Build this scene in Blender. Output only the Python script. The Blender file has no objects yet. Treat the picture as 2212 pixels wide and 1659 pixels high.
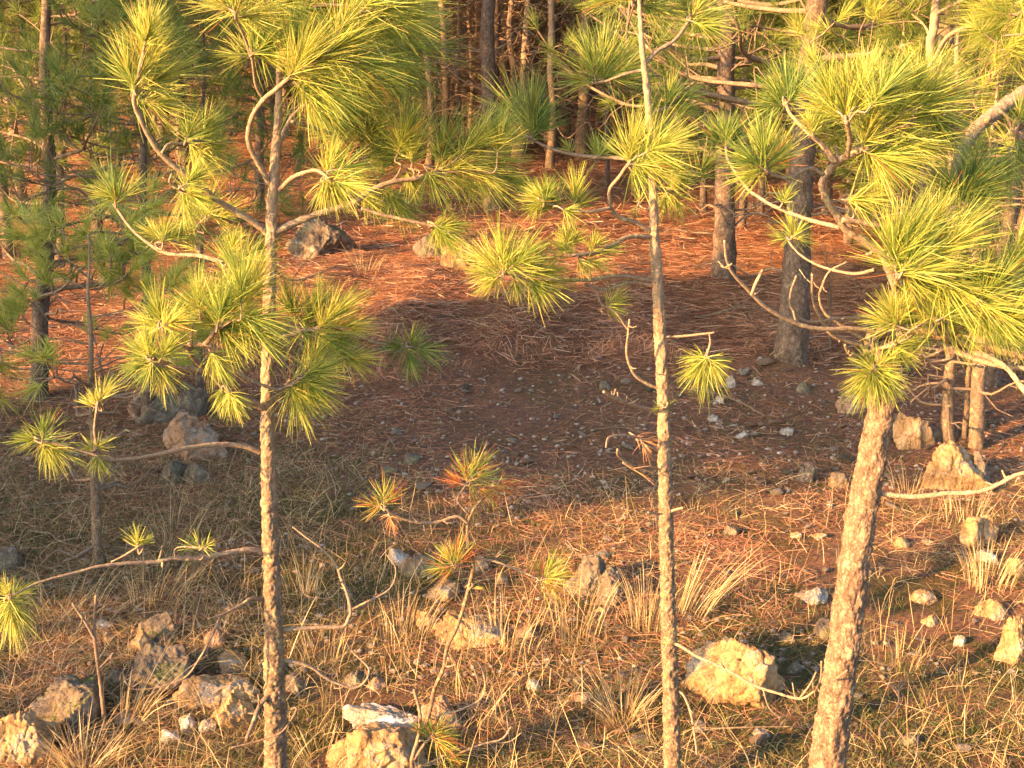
import bpy, math, random
import numpy as np
from mathutils import Vector
R = math.radians
C = bpy.context.scene.collection
SC = bpy.context.scene

# ------------------------------------------------------------------ camera
PITCH = R(12.0); FPX = 2600.0; CU, CV = 1106.0, 829.5
cam = bpy.data.cameras.new('camera'); cam.lens = 36 * FPX / 2212.0; cam.sensor_width = 36
cam.clip_start = 0.05; cam.clip_end = 2000
co = bpy.data.objects.new('camera', cam); C.objects.link(co)
co.location = (0, 0, 0); co.rotation_euler = (math.pi / 2 - PITCH, 0, 0)
SC.camera = co
# ------------------------------------------------------------------ light
SUN_EL = 16.0          # degrees above the horizon
SUN_DIR = 34.0         # light travels to the right (+x) and this far towards +y
world = bpy.data.worlds.new('World'); SC.world = world; world.use_nodes = True
nt = world.node_tree; bg = nt.nodes['Background']
sky = nt.nodes.new('ShaderNodeTexSky'); sky.sky_type = 'NISHITA'; sky.sun_disc = False
sky.sun_elevation = R(SUN_EL)
ld = Vector((math.cos(R(SUN_DIR)) * math.cos(R(SUN_EL)), math.sin(R(SUN_DIR)) * math.cos(R(SUN_EL)), -math.sin(R(SUN_EL))))
sky.sun_rotation = math.atan2(-ld.x, -ld.y) % (2 * math.pi)
sky.air_density = 1.0; sky.dust_density = 2.5; sky.ozone_density = 1.0
nt.links.new(sky.outputs[0], bg.inputs[0]); bg.inputs[1].default_value = 0.11
sl = bpy.data.lights.new('sun', 'SUN'); sl.energy = 5.0; sl.angle = R(0.6); sl.color = (1.0, 0.52, 0.19)
so = bpy.data.objects.new('sun', sl); C.objects.link(so)
so.rotation_euler = ld.to_track_quat('-Z', 'Y').to_euler()
SC.view_settings.view_transform = 'Standard'; SC.view_settings.look = 'None'
SC.view_settings.gamma = 1.0; SC.view_settings.exposure = 2.3

# ------------------------------------------------------------------ numpy noise, terrain
def vnoise(p, seed=0):
    p = np.asarray(p, float); i = np.floor(p).astype(np.int64); f = p - i; f = f * f * (3 - 2 * f)
    def h(ix, iy, iz):
        n = (ix * 374761393 + iy * 668265263 + iz * 2147483647 + seed * 1274126177) & 0xffffffff
        n = ((n ^ (n >> 13)) * 1274126177) & 0xffffffff
        n = n ^ (n >> 16)
        return (n & 0xffff) / 32767.5 - 1.0
    x, y, z = i[..., 0], i[..., 1], i[..., 2]; fx, fy, fz = f[..., 0], f[..., 1], f[..., 2]
    def lx(yy, zz): return h(x, yy, zz) * (1 - fx) + h(x + 1, yy, zz) * fx
    a = lx(y, z) * (1 - fy) + lx(y + 1, z) * fy; b = lx(y, z + 1) * (1 - fy) + lx(y + 1, z + 1) * fy
    return a * (1 - fz) + b * fz
def fbm(p, o=4, seed=0):
    s = 0; a = 1.0; p = np.asarray(p, float)
    for k in range(o): s = s + a * vnoise(p * 2 ** k + 17.3 * k, seed + k); a *= .5
    return s / 1.9
YK = np.array([-30, 0, 1.5, 3, 4, 5, 6, 7, 8.5, 10, 12, 15, 20, 30, 50, 90, 200])
ZK = np.array([-1.4, -1.6, -1.85, -2.26, -2.28, -2.2, -2.0, -1.87, -1.62, -1.5, -1.35, -1.05, -.6, .4, 3, 12, 30])
TK = np.gradient(ZK, YK)
def prof(y):
    y = np.clip(y, -29.9, 199.9); k = np.clip(np.searchsorted(YK, y) - 1, 0, len(YK) - 2)
    h = YK[k + 1] - YK[k]; t = (y - YK[k]) / h
    return ((2*t**3-3*t**2+1)*ZK[k] + (t**3-2*t**2+t)*h*TK[k] + (-2*t**3+3*t**2)*ZK[k+1] + (t**3-t**2)*h*TK[k+1])
def sstep(x, a, b):
    t = np.clip((x - a) / (b - a), 0, 1); return t * t * (3 - 2 * t)
def ground(x, y, fine=True):
    x = np.asarray(x, float); y = np.asarray(y, float)
    z = prof(y)
    p = np.stack([x, y, 0 * x], -1)
    z = z + .10 * fbm(p * .45, 3, 5) * sstep(y, 2, 6)
    # low bank lip across the clearing
    edge = 8.15 + .25 * np.sin(x * 1.3 + .7) + .1 * np.sin(x * 3.1)
    m = np.exp(-((x - (-.2)) / 2.3) ** 4)
    z = z + m * .13 * (sstep(y, edge - .10, edge + .06) - sstep(y, edge + .5, edge + 7)) * (1 + .4 * np.sin(x * 7 + 1))
    if fine:
        z = z + .018 * fbm(p * 4.5, 4, 9) + .010 * np.abs(fbm(p * 19, 2, 3))
    return z
sp, cp = math.sin(PITCH), math.cos(PITCH)
def P(u, v, y):
    a = (u - CU) / FPX; b = -(v - CV) / FPX
    d = (a, cp + b * sp, -sp + b * cp); s = y / d[1]
    return np.array((d[0] * s, y, d[2] * s))
def G(u, v):
    ys = np.linspace(3.0, 60, 4000); a = (u - CU) / FPX; b = -(v - CV) / FPX
    d = (a, cp + b * sp, -sp + b * cp); s = ys / d[1]
    f = d[2] * s - ground(d[0] * s, ys, False)
    k = np.argmax(f < 0)
    y = ys[k] if f[k] < 0 else 40.0
    q = P(u, v, y); q[2] = float(ground(q[0], q[1])); return q

# ------------------------------------------------------------------ mesh helpers
def mesh(name, V, F, mat, parent=None, attr=None, smooth=False, quads=True):
    me = bpy.data.meshes.new(name)
    V = np.asarray(V, np.float32)
    if isinstance(F, np.ndarray):
        n, k = F.shape
        me.vertices.add(len(V)); me.vertices.foreach_set('co', V.ravel())
        me.loops.add(n * k); me.loops.foreach_set('vertex_index', F.astype(np.int32).ravel())
        me.polygons.add(n); me.polygons.foreach_set('loop_start', np.arange(0, n * k, k, dtype=np.int32))
    else:
        me.from_pydata(V.tolist(), [], F)
    if attr is not None:
        a = me.attributes.new('rnd', 'FLOAT', 'POINT'); a.data.foreach_set('value', np.asarray(attr, np.float32).ravel())
    me.update(calc_edges=True)
    if smooth: me.polygons.foreach_set('use_smooth', np.ones(len(me.polygons), bool))
    me.materials.append(mat)
    o = bpy.data.objects.new(name, me); C.objects.link(o)
    if parent is not None: o.parent = parent
    return o
def tag(o, label=None, cat=None, group=None, kind=None):
    if label: o['label'] = label
    if cat: o['category'] = cat
    if group: o['group'] = group
    if kind: o['kind'] = kind
    return o
def empty(name, loc):
    o = bpy.data.objects.new(name, None); C.objects.link(o); o.location = tuple(float(q) for q in loc)
    o.empty_display_size = .1; return o
def norm(a): return a / np.maximum(np.linalg.norm(a, axis=-1, keepdims=True), 1e-9)
def cat_rom(pts, vals, step):
    pts = np.asarray(pts, float); vals = np.asarray(vals, float)
    if len(pts) == 2:
        pts = np.array([pts[0], (pts[0]*2+pts[1])/3, (pts[0]+pts[1]*2)/3, pts[1]])
        vals = np.array([vals[0], (vals[0]*2+vals[1])/3, (vals[0]+vals[1]*2)/3, vals[1]])
    Q = [2 * pts[0] - pts[1]] + list(pts) + [2 * pts[-1] - pts[-2]]; out = []; ov = []
    for i in range(1, len(Q) - 2):
        p0, p1, p2, p3 = Q[i-1], Q[i], Q[i+1], Q[i+2]; n = max(1, int(np.linalg.norm(p2 - p1) / step))
        for k in range(n):
            t = k / n
            out.append(.5 * ((2*p1) + (-p0+p2)*t + (2*p0-5*p1+4*p2-p3)*t*t + (-p0+3*p1-3*p2+p3)*t**3))
            ov.append(vals[i-1] * (1-t) + vals[i] * t)
    out.append(pts[-1]); ov.append(vals[-1])
    return np.array(out), np.array(ov)
def tube(pts, rad, seg=8, knob=0.0, freq=60., seed=0, cap=True):
    """verts, quads of one tapering tube along pts; knob = bark roughness relative to radius"""
    pts = np.asarray(pts, float); rad = np.asarray(rad, float); n = len(pts)
    T = norm(np.gradient(pts, axis=0)); ref = np.array((0.3, 1.0, 0.1)); N = []
    nrm = norm(np.cross(T[0], ref))
    for k in range(n):
        nrm = norm(nrm - T[k] * np.dot(nrm, T[k])); N.append(nrm)
    N = np.array(N); B = np.cross(T, N)
    a = np.linspace(0, 2*math.pi, seg, endpoint=False)
    dirs = N[:, None, :] * np.cos(a)[None, :, None] + B[:, None, :] * np.sin(a)[None, :, None]
    r = rad[:, None] * np.ones(seg)[None]
    if knob:
        p0 = pts[:, None, :] + dirs * r[..., None]
        q = p0 * freq; q[..., 2] *= .8
        f1 = fbm(q, 3, seed); st = np.floor((fbm(q * .8, 3, seed + 2) + 1) * 5) / 5 - 1
        r = r * (1 + knob * (np.abs(f1) * 1.1 - .4 + 1.3 * st) + knob * .3 * fbm(p0 * freq * .2, 2, seed + 5))
    V = pts[:, None, :] + dirs * r[..., None]
    V = V.reshape(-1, 3)
    i = np.arange(n - 1)[:, None] * seg; j = np.arange(seg)[None]; j2 = (j + 1) % seg
    F = np.stack([i + j, i + j2, i + seg + j2, i + seg + j], -1).reshape(-1, 4)
    if cap:  # closing tip / base with tiny rings
        V = np.vstack([V, pts[-1] + T[-1] * rad[-1] * .6, pts[0]]); t = n * seg
        e = (n - 1) * seg
        F2 = [[e + k, e + (k+1) % seg, t, t] for k in range(seg)]
        F3 = [[(k+1) % seg, k, t+1, t+1] for k in range(seg)]
        # degenerate quads avoided by splitting: keep as triangles through a tiny offset ring
        return V, F, F2 + F3
    return V, F, []
class MB:
    def __init__(s): s.V = []; s.F = []; s.T = []; s.n = 0
    def tube(s, pts, rad, **k):
        V, F, T = tube(pts, rad, **k); s.add(V, F, [t[:3] for t in T])
    def add(s, V, F, T=()):
        s.V.append(V); s.F.append(np.asarray(F) + s.n)
        if len(T): s.T.append(np.asarray(T) + s.n)
        s.n += len(V)
    def build(s, name, mat, parent=None, off=(0, 0, 0), smooth=True):
        V = np.vstack(s.V) - np.asarray(off)[None]
        F = np.vstack(s.F).astype(np.int32); T = np.vstack(s.T).astype(np.int32) if s.T else np.zeros((0, 3), np.int32)
        me = bpy.data.meshes.new(name); V = V.astype(np.float32)
        me.vertices.add(len(V)); me.vertices.foreach_set('co', V.ravel())
        nl = F.size + T.size; me.loops.add(nl); me.loops.foreach_set('vertex_index', np.concatenate([F.ravel(), T.ravel()]))
        me.polygons.add(len(F) + len(T))
        ls = np.concatenate([np.arange(len(F)) * 4, F.size + np.arange(len(T)) * 3]).astype(np.int32)
        me.polygons.foreach_set('loop_start', ls); me.update(calc_edges=True)
        me.polygons.foreach_set('use_smooth', np.full(len(me.polygons), smooth))
        me.materials.append(mat); o = bpy.data.objects.new(name, me); C.objects.link(o)
        if parent is not None: o.parent = parent
        return o
def strips(P0, D, L, W, bend, rng, nseg=3, rnd=None, taper=.25, roll=None):
    N = len(P0); t = np.linspace(0, 1, nseg + 1)
    D = norm(D); L = np.broadcast_to(np.asarray(L, float), (N,)); W = np.broadcast_to(np.asarray(W, float), (N,))
    pts = P0[:, None] + (D[:, None] * t[None, :, None] + bend[:, None] * (t**2)[None, :, None]) * L[:, None, None]
    side = norm(np.cross(D, norm(rng.normal(size=(N, 3)) if roll is None else roll)))
    w = W[:, None] * (1 - (1 - taper) * t[None] ** 2) * .5
    V = np.stack([pts - side[:, None] * w[..., None], pts + side[:, None] * w[..., None]], 2)  # N,nseg+1,2,3
    b = (np.arange(N) * (nseg + 1) * 2)[:, None] + (np.arange(nseg) * 2)[None]
    F = np.stack([b, b + 1, b + 3, b + 2], -1).reshape(-1, 4)
    rnd = rng.random(N) if rnd is None else rnd
    A = np.repeat(rnd, (nseg + 1) * 2)
    return V.reshape(-1, 3), F, A
def tuft_strips(pos, dr, r, n, rng, w=.0022, nseg=3, spread=1.0, ax=.5, brown=0.0, tint=None):
    """needles round the last stretch of a twig. pos = where the needles begin, dr = twig direction, r = tuft radius"""
    M = len(pos); pos = np.repeat(pos, n, 0); dr = norm(np.repeat(dr, n, 0)); r = np.repeat(np.broadcast_to(r, (M,)), n)
    N = M * n; s = rng.random(N) ** .8
    rn = rng.normal(size=(N, 3)); perp = norm(rn - dr * np.sum(rn * dr, 1, keepdims=True))
    ang = np.radians((70 - 54 * s + rng.normal(size=N) * 16) * spread)
    D = dr * np.cos(ang)[:, None] + perp * np.sin(ang)[:, None]
    D[:, 2] += .10
    P0 = pos + dr * (s * ax * r)[:, None] + perp * .003
    L = r * rng.uniform(.52, 1.04, N) * (1 - .12 * s)
    bend = norm(rng.normal(size=(N, 3))) * .13 + dr * .14; bend[:, 2] -= .10
    rnd = np.clip(rng.normal(.45, .17, N) + (0 if tint is None else tint), 0.02, .93)
    if brown: rnd = np.where(rng.random(N) < brown, 1.0, rnd)
    return strips(P0, D, L, w * rng.uniform(.75, 1.15, N), bend, rng, nseg, rnd, .3)

# ------------------------------------------------------------------ materials
def mat(name):
    m = bpy.data.materials.new(name); m.use_nodes = True
    t = m.node_tree; b = t.nodes['Principled BSDF']; return m, t, b
def nd(t, k, **kw):
    n = t.nodes.new(k)
    for a, v in kw.items(): setattr(n, a, v)
    return n
def ramp(t, stops, src, interp='LINEAR'):
    n = t.nodes.new('ShaderNodeValToRGB'); n.color_ramp.interpolation = interp
    e = n.color_ramp.elements
    while len(e) < len(stops): e.new(.5)
    for k, (p, c) in enumerate(stops): e[k].position = p; e[k].color = (*c, 1) if len(c) == 3 else c
    t.links.new(src, n.inputs[0]); return n.outputs[0]
def tex(t, kind, scale, detail=4, rough=.6, vec=None, out=0, **kw):
    n = t.nodes.new(kind); n.inputs['Scale'].default_value = scale
    if 'Detail' in n.inputs: n.inputs['Detail'].default_value = detail
    if 'Roughness' in n.inputs: n.inputs['Roughness'].default_value = rough
    for a, v in kw.items(): setattr(n, a, v)
    if vec is not None: t.links.new(vec, n.inputs['Vector'])
    return n.outputs[out]
def coords(t, scale=(1, 1, 1), kind='Object'):
    c = t.nodes.new('ShaderNodeTexCoord'); m = t.nodes.new('ShaderNodeMapping'); m.inputs['Scale'].default_value = scale
    t.links.new(c.outputs[kind], m.inputs[0]); return m.outputs[0]
def mix(t, f, a, b, mode='MIX'):
    n = t.nodes.new('ShaderNodeMix'); n.data_type = 'RGBA'; n.blend_type = mode
    for s, x in ((n.inputs[0], f), (n.inputs[6], a), (n.inputs[7], b)):
        if isinstance(x, (int, float)): s.default_value = x
        elif isinstance(x, tuple): s.default_value = (*x, 1)
        else: t.links.new(x, s)
    return n.outputs[2]
def bump(t, b, h, strength=.6, dist=.01):
    n = t.nodes.new('ShaderNodeBump'); n.inputs['Strength'].default_value = strength; n.inputs['Distance'].default_value = dist
    t.links.new(h, n.inputs['Height']); t.links.new(n.outputs[0], b.inputs['Normal'])
def leafy(name, stops, trans=.44, rough=.45):
    m, t, b = mat(name)
    a = nd(t, 'ShaderNodeAttribute'); a.attribute_name = 'rnd'
    col = ramp(t, stops, a.outputs['Fac']); t.links.new(col, b.inputs['Base Color'])
    b.inputs['Roughness'].default_value = rough; b.inputs['Specular IOR Level'].default_value = .35
    tr = nd(t, 'ShaderNodeBsdfTranslucent'); t.links.new(col, tr.inputs[0])
    mx = nd(t, 'ShaderNodeMixShader'); mx.inputs[0].default_value = trans
    t.links.new(b.outputs[0], mx.inputs[1]); t.links.new(tr.outputs[0], mx.inputs[2])
    t.links.new(mx.outputs[0], t.nodes['Material Output'].inputs[0]); return m
M = {}
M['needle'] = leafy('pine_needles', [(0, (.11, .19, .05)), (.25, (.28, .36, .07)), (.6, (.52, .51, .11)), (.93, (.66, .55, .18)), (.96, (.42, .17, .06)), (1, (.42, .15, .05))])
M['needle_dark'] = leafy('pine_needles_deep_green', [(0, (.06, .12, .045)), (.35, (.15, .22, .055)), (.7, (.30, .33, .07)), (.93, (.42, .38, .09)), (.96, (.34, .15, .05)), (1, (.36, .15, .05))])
M['needle_dead'] = leafy('dead_needles', [(0, (.34, .13, .05)), (.6, (.5, .2, .09)), (1, (.5, .27, .13))], .15)
M['litter'] = leafy('fallen_needles', [(0, (.10, .046, .034)), (.3, (.31, .13, .075)), (.7, (.56, .26, .14)), (.9, (.66, .39, .22)), (1, (.58, .47, .33))], .05, .6)
M['grass_dry'] = leafy('dry_grass', [(0, (.12, .08, .04)), (.35, (.28, .20, .095)), (.7, (.50, .38, .20)), (1, (.64, .53, .33))], .25, .6)
M['grass_green'] = leafy('green_grass', [(0, (.04, .07, .02)), (.5, (.09, .13, .03)), (.8, (.16, .17, .05)), (1, (.3, .24, .1))], .25, .5)

def bark(name, c0, c1, c2, lichen, scale=1., bs=.6):
    m, t, b = mat(name); v = coords(t, (1, 1, .62)); v2 = coords(t)
    n1 = tex(t, 'ShaderNodeTexNoise', 45 * scale, 6, .65, v)
    dn = nd(t, 'ShaderNodeTexNoise'); dn.inputs['Scale'].default_value = 38 * scale; dn.inputs['Detail'].default_value = 4; t.links.new(v, dn.inputs['Vector'])
    dm = nd(t, 'ShaderNodeMix'); dm.data_type = 'VECTOR'; dm.blend_type if False else None; dm.inputs[0].default_value = .06
    va = nd(t, 'ShaderNodeVectorMath', operation='MULTIPLY_ADD'); va.inputs[1].default_value = (.03, .03, .03); t.links.new(dn.outputs['Color'], va.inputs[0]); t.links.new(v, va.inputs[2])
    t.nodes.remove(dm)
    vo = tex(t, 'ShaderNodeTexVoronoi', 75 * scale, vec=va.outputs[0], feature='DISTANCE_TO_EDGE')
    col = ramp(t, [(.3, c0), (.5, c1), (.7, c2)], n1)
    ed = ramp(t, [(0, (.14, .10, .085)), (.04, (.55, .5, .47)), (.10, (1, 1, 1))], vo)
    nf = tex(t, 'ShaderNodeTexNoise', 170 * scale, 4, .7, v2)
    col = mix(t, .6, col, ed, 'MULTIPLY'); col = mix(t, .7, col, ramp(t, [(.35, (.45, .4, .36)), (.6, (1, 1, 1))], nf), 'MULTIPLY')
    n2 = tex(t, 'ShaderNodeTexNoise', 26, 5, .7, v2); lm = ramp(t, [(.56, (0, 0, 0)), (.66, (1, 1, 1))], n2)
    n4 = tex(t, 'ShaderNodeTexNoise', 4, 3, .6, v2); lm = mix(t, 1., lm, ramp(t, [(.4, (.1, .1, .1)), (.6, (1, 1, 1))], n4), 'MULTIPLY')
    col = mix(t, lm, col, lichen)
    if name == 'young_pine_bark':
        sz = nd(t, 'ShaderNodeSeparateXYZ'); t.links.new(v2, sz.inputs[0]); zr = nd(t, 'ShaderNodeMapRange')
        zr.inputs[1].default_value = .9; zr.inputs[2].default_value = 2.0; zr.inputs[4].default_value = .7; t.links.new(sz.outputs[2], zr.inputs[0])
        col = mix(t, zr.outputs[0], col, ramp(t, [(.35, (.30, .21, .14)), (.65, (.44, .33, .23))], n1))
    t.links.new(col, b.inputs['Base Color']); b.inputs['Roughness'].default_value = .9
    b.inputs['Specular IOR Level'].default_value = .2
    ad = nd(t, 'ShaderNodeMath', operation='ADD'); ml = nd(t, 'ShaderNodeMath', operation='MULTIPLY'); ml.inputs[1].default_value = 3.0
    cl = nd(t, 'ShaderNodeClamp'); t.links.new(vo, ml.inputs[0]); t.links.new(ml.outputs[0], cl.inputs[0])
    t.links.new(cl.outputs[0], ad.inputs[0]); t.links.new(n1, ad.inputs[1]); bump(t, b, ad.outputs[0], bs, .006)
    return m
M['bark'] = bark('young_pine_bark', (.15, .11, .075), (.28, .21, .145), (.40, .31, .215), (.46, .39, .17))
M['bark_big'] = bark('scaly_pine_bark', (.14, .095, .065), (.28, .20, .14), (.41, .305, .215), (.45, .39, .24), 1.0, .9)
M['bark_far'] = bark('dark_pine_bark', (.10, .075, .06), (.19, .145, .115), (.29, .22, .17), (.24, .22, .15), .4, .8)
M['twig'] = bark('twig_bark', (.30, .22, .15), (.44, .34, .25), (.54, .44, .34), (.52, .48, .24), 2.2, .5)
M['twig_dead'] = bark('dead_twig_bark', (.20, .145, .105), (.33, .245, .18), (.44, .34, .25), (.42, .40, .22), 2., .5)

def rockmat(name, a, b_, c, lich, moss):
    m, t, b = mat(name); v = coords(t)
    n1 = tex(t, 'ShaderNodeTexNoise', 7, 8, .65, v); n2 = tex(t, 'ShaderNodeTexNoise', 40, 6, .7, v)
    vo = tex(t, 'ShaderNodeTexVoronoi', 16, vec=v)
    col = ramp(t, [(.32, a), (.5, b_), (.68, c)], n1)
    col = mix(t, .5, col, ramp(t, [(.34, (.42, .36, .32)), (.58, (1, 1, 1))], n2), 'MULTIPLY')
    wn = nd(t, 'ShaderNodeVectorMath', operation='MULTIPLY_ADD'); wn.inputs[1].default_value = (.12, .12, .12)
    wt = nd(t, 'ShaderNodeTexNoise'); wt.inputs['Scale'].default_value = 9; wt.inputs['Detail'].default_value = 5; t.links.new(v, wt.inputs['Vector'])
    t.links.new(wt.outputs['Color'], wn.inputs[0]); t.links.new(v, wn.inputs[2])
    ck = tex(t, 'ShaderNodeTexVoronoi', 7, vec=wn.outputs[0], feature='DISTANCE_TO_EDGE')
    col = mix(t, .45, col, ramp(t, [(0, (.16, .13, .11)), (.018, (.6, .56, .52)), (.05, (1, 1, 1))], ck), 'MULTIPLY')
    n3 = tex(t, 'ShaderNodeTexNoise', 11, 6, .75, v); n3b = tex(t, 'ShaderNodeTexNoise', 5.5, 6, .7, coords(t, (1, 1.3, 1), 'Object'))
    col = mix(t, ramp(t, [(.57, (0, 0, 0)), (.66, (.8, .8, .8))], n3), col, lich)
    g = nd(t, 'ShaderNodeNewGeometry'); sx = nd(t, 'ShaderNodeSeparateXYZ'); t.links.new(g.outputs['Normal'], sx.inputs[0])
    up = ramp(t, [(.2, (0, 0, 0)), (.7, (1, 1, 1))], sx.outputs[2])
    col = mix(t, mix(t, 1., up, ramp(t, [(.5, (0, 0, 0)), (.6, (1, 1, 1))], n3b), 'MULTIPLY'), col, moss)
    t.links.new(col, b.inputs['Base Color']); b.inputs['Roughness'].default_value = .9; b.inputs['Specular IOR Level'].default_value = .2
    ad = nd(t, 'ShaderNodeMath', operation='ADD'); t.links.new(n1, ad.inputs[0])
    ml = nd(t, 'ShaderNodeMath', operation='MULTIPLY'); ml.inputs[1].default_value = .45; t.links.new(n2, ml.inputs[0]); t.links.new(ml.outputs[0], ad.inputs[1])
    a2 = nd(t, 'ShaderNodeMath', operation='ADD'); cr = ramp(t, [(0, (0, 0, 0)), (.05, (.18, .18, .18))], ck); t.links.new(ad.outputs[0], a2.inputs[0]); t.links.new(cr, a2.inputs[1])
    bump(t, b, a2.outputs[0], 1., .035); return m
M['rock_tan'] = rockmat('tan_limestone', (.27, .165, .085), (.45, .295, .145), (.56, .40, .22), (.48, .42, .33), (.30, .27, .23))
M['rock_grey'] = rockmat('grey_lichened_limestone', (.11, .09, .07), (.20, .165, .13), (.30, .255, .20), (.42, .38, .33), (.12, .13, .04))
M['rock_red'] = rockmat('reddish_limestone', (.28, .17, .11), (.40, .26, .17), (.50, .36, .26), (.44, .42, .40), (.22, .2, .17))
M['gravel'] = rockmat('dusty_gravel', (.20, .155, .135), (.33, .275, .24), (.48, .42, .37), (.54, .49, .44), (.38, .34, .3))
M['rock_pale'] = rockmat('pale_limestone_shade_toned', (.27, .23, .185), (.40, .35, .29), (.52, .46, .40), (.58, .53, .48), (.42, .38, .34))  # duller version of the white limestone, shade on the stones put into its colour
M['rock_white'] = rockmat('white_crusted_limestone', (.34, .29, .22), (.46, .40, .32), (.60, .56, .50), (.78, .76, .74), (.72, .70, .68))

m, t, b = mat('forest_floor'); v = coords(t); v2 = coords(t, (1, 3.2, 1))
n1 = tex(t, 'ShaderNodeTexNoise', 1.1, 5, .6, v); n2 = tex(t, 'ShaderNodeTexNoise', 14, 6, .7, v2)
n3 = tex(t, 'ShaderNodeTexNoise', 60, 5, .75, v2); n4 = tex(t, 'ShaderNodeTexNoise', 2.3, 5, .65, v)
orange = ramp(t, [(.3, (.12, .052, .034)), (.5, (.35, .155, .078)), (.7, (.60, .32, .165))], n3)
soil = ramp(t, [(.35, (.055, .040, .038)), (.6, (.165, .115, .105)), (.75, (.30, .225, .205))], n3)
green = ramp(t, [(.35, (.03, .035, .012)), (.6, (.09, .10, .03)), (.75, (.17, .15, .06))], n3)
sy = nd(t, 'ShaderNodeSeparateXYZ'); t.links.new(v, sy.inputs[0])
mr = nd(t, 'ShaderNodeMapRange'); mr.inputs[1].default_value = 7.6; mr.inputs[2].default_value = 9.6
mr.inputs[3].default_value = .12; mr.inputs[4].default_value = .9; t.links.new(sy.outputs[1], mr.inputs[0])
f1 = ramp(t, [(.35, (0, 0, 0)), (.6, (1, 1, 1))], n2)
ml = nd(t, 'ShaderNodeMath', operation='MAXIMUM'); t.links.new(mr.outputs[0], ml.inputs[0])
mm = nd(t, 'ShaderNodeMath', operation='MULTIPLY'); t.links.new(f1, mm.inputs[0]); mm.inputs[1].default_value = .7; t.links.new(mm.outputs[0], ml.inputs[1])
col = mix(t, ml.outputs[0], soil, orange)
gm = ramp(t, [(.44, (0, 0, 0)), (.56, (.75, .75, .75))], n4)
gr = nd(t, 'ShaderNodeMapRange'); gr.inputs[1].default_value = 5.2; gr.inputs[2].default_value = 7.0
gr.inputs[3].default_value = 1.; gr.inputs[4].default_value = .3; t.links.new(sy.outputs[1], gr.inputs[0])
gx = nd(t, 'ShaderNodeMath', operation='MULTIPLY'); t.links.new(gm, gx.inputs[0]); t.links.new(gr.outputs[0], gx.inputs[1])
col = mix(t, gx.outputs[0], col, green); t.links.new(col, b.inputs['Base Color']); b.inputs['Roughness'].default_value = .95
b.inputs['Specular IOR Level'].default_value = .1
ad = nd(t, 'ShaderNodeMath', operation='ADD'); t.links.new(n2, ad.inputs[0]); t.links.new(n3, ad.inputs[1]); bump(t, b, ad.outputs[0], .9, .03)
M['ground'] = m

# ------------------------------------------------------------------ terrain
def build_ground():
    ny, nx = 560, 520
    s = np.linspace(0, 1, ny)
    y = -6 + 9.2 * s[:60] / s[59]
    y = np.concatenate([y, 3.2 + (np.exp(np.linspace(0, 1, ny - 60) * 4.1) - 1) / (math.exp(4.1) - 1) * 150][0:0] or [y, 3.24 + (np.exp(np.linspace(0, 1, ny - 60) * 4.1) - 1) / (math.exp(4.1) - 1) * 150])
    q = np.linspace(-1, 1, nx); q = np.sign(q) * (.35 * np.abs(q) + .65 * np.abs(q) ** 3)
    X = q[None] * (9 + .85 * np.maximum(y, 0))[:, None]; Y = np.repeat(y[:, None], nx, 1)
    Z = ground(X, Y); V = np.stack([X, Y, Z], -1).reshape(-1, 3)
    i = (np.arange(len(y) - 1) * nx)[:, None] + np.arange(nx - 1)[None]
    F = np.stack([i, i + 1, i + nx + 1, i + nx], -1).reshape(-1, 4)
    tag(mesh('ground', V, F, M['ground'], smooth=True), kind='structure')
build_ground()

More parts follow.
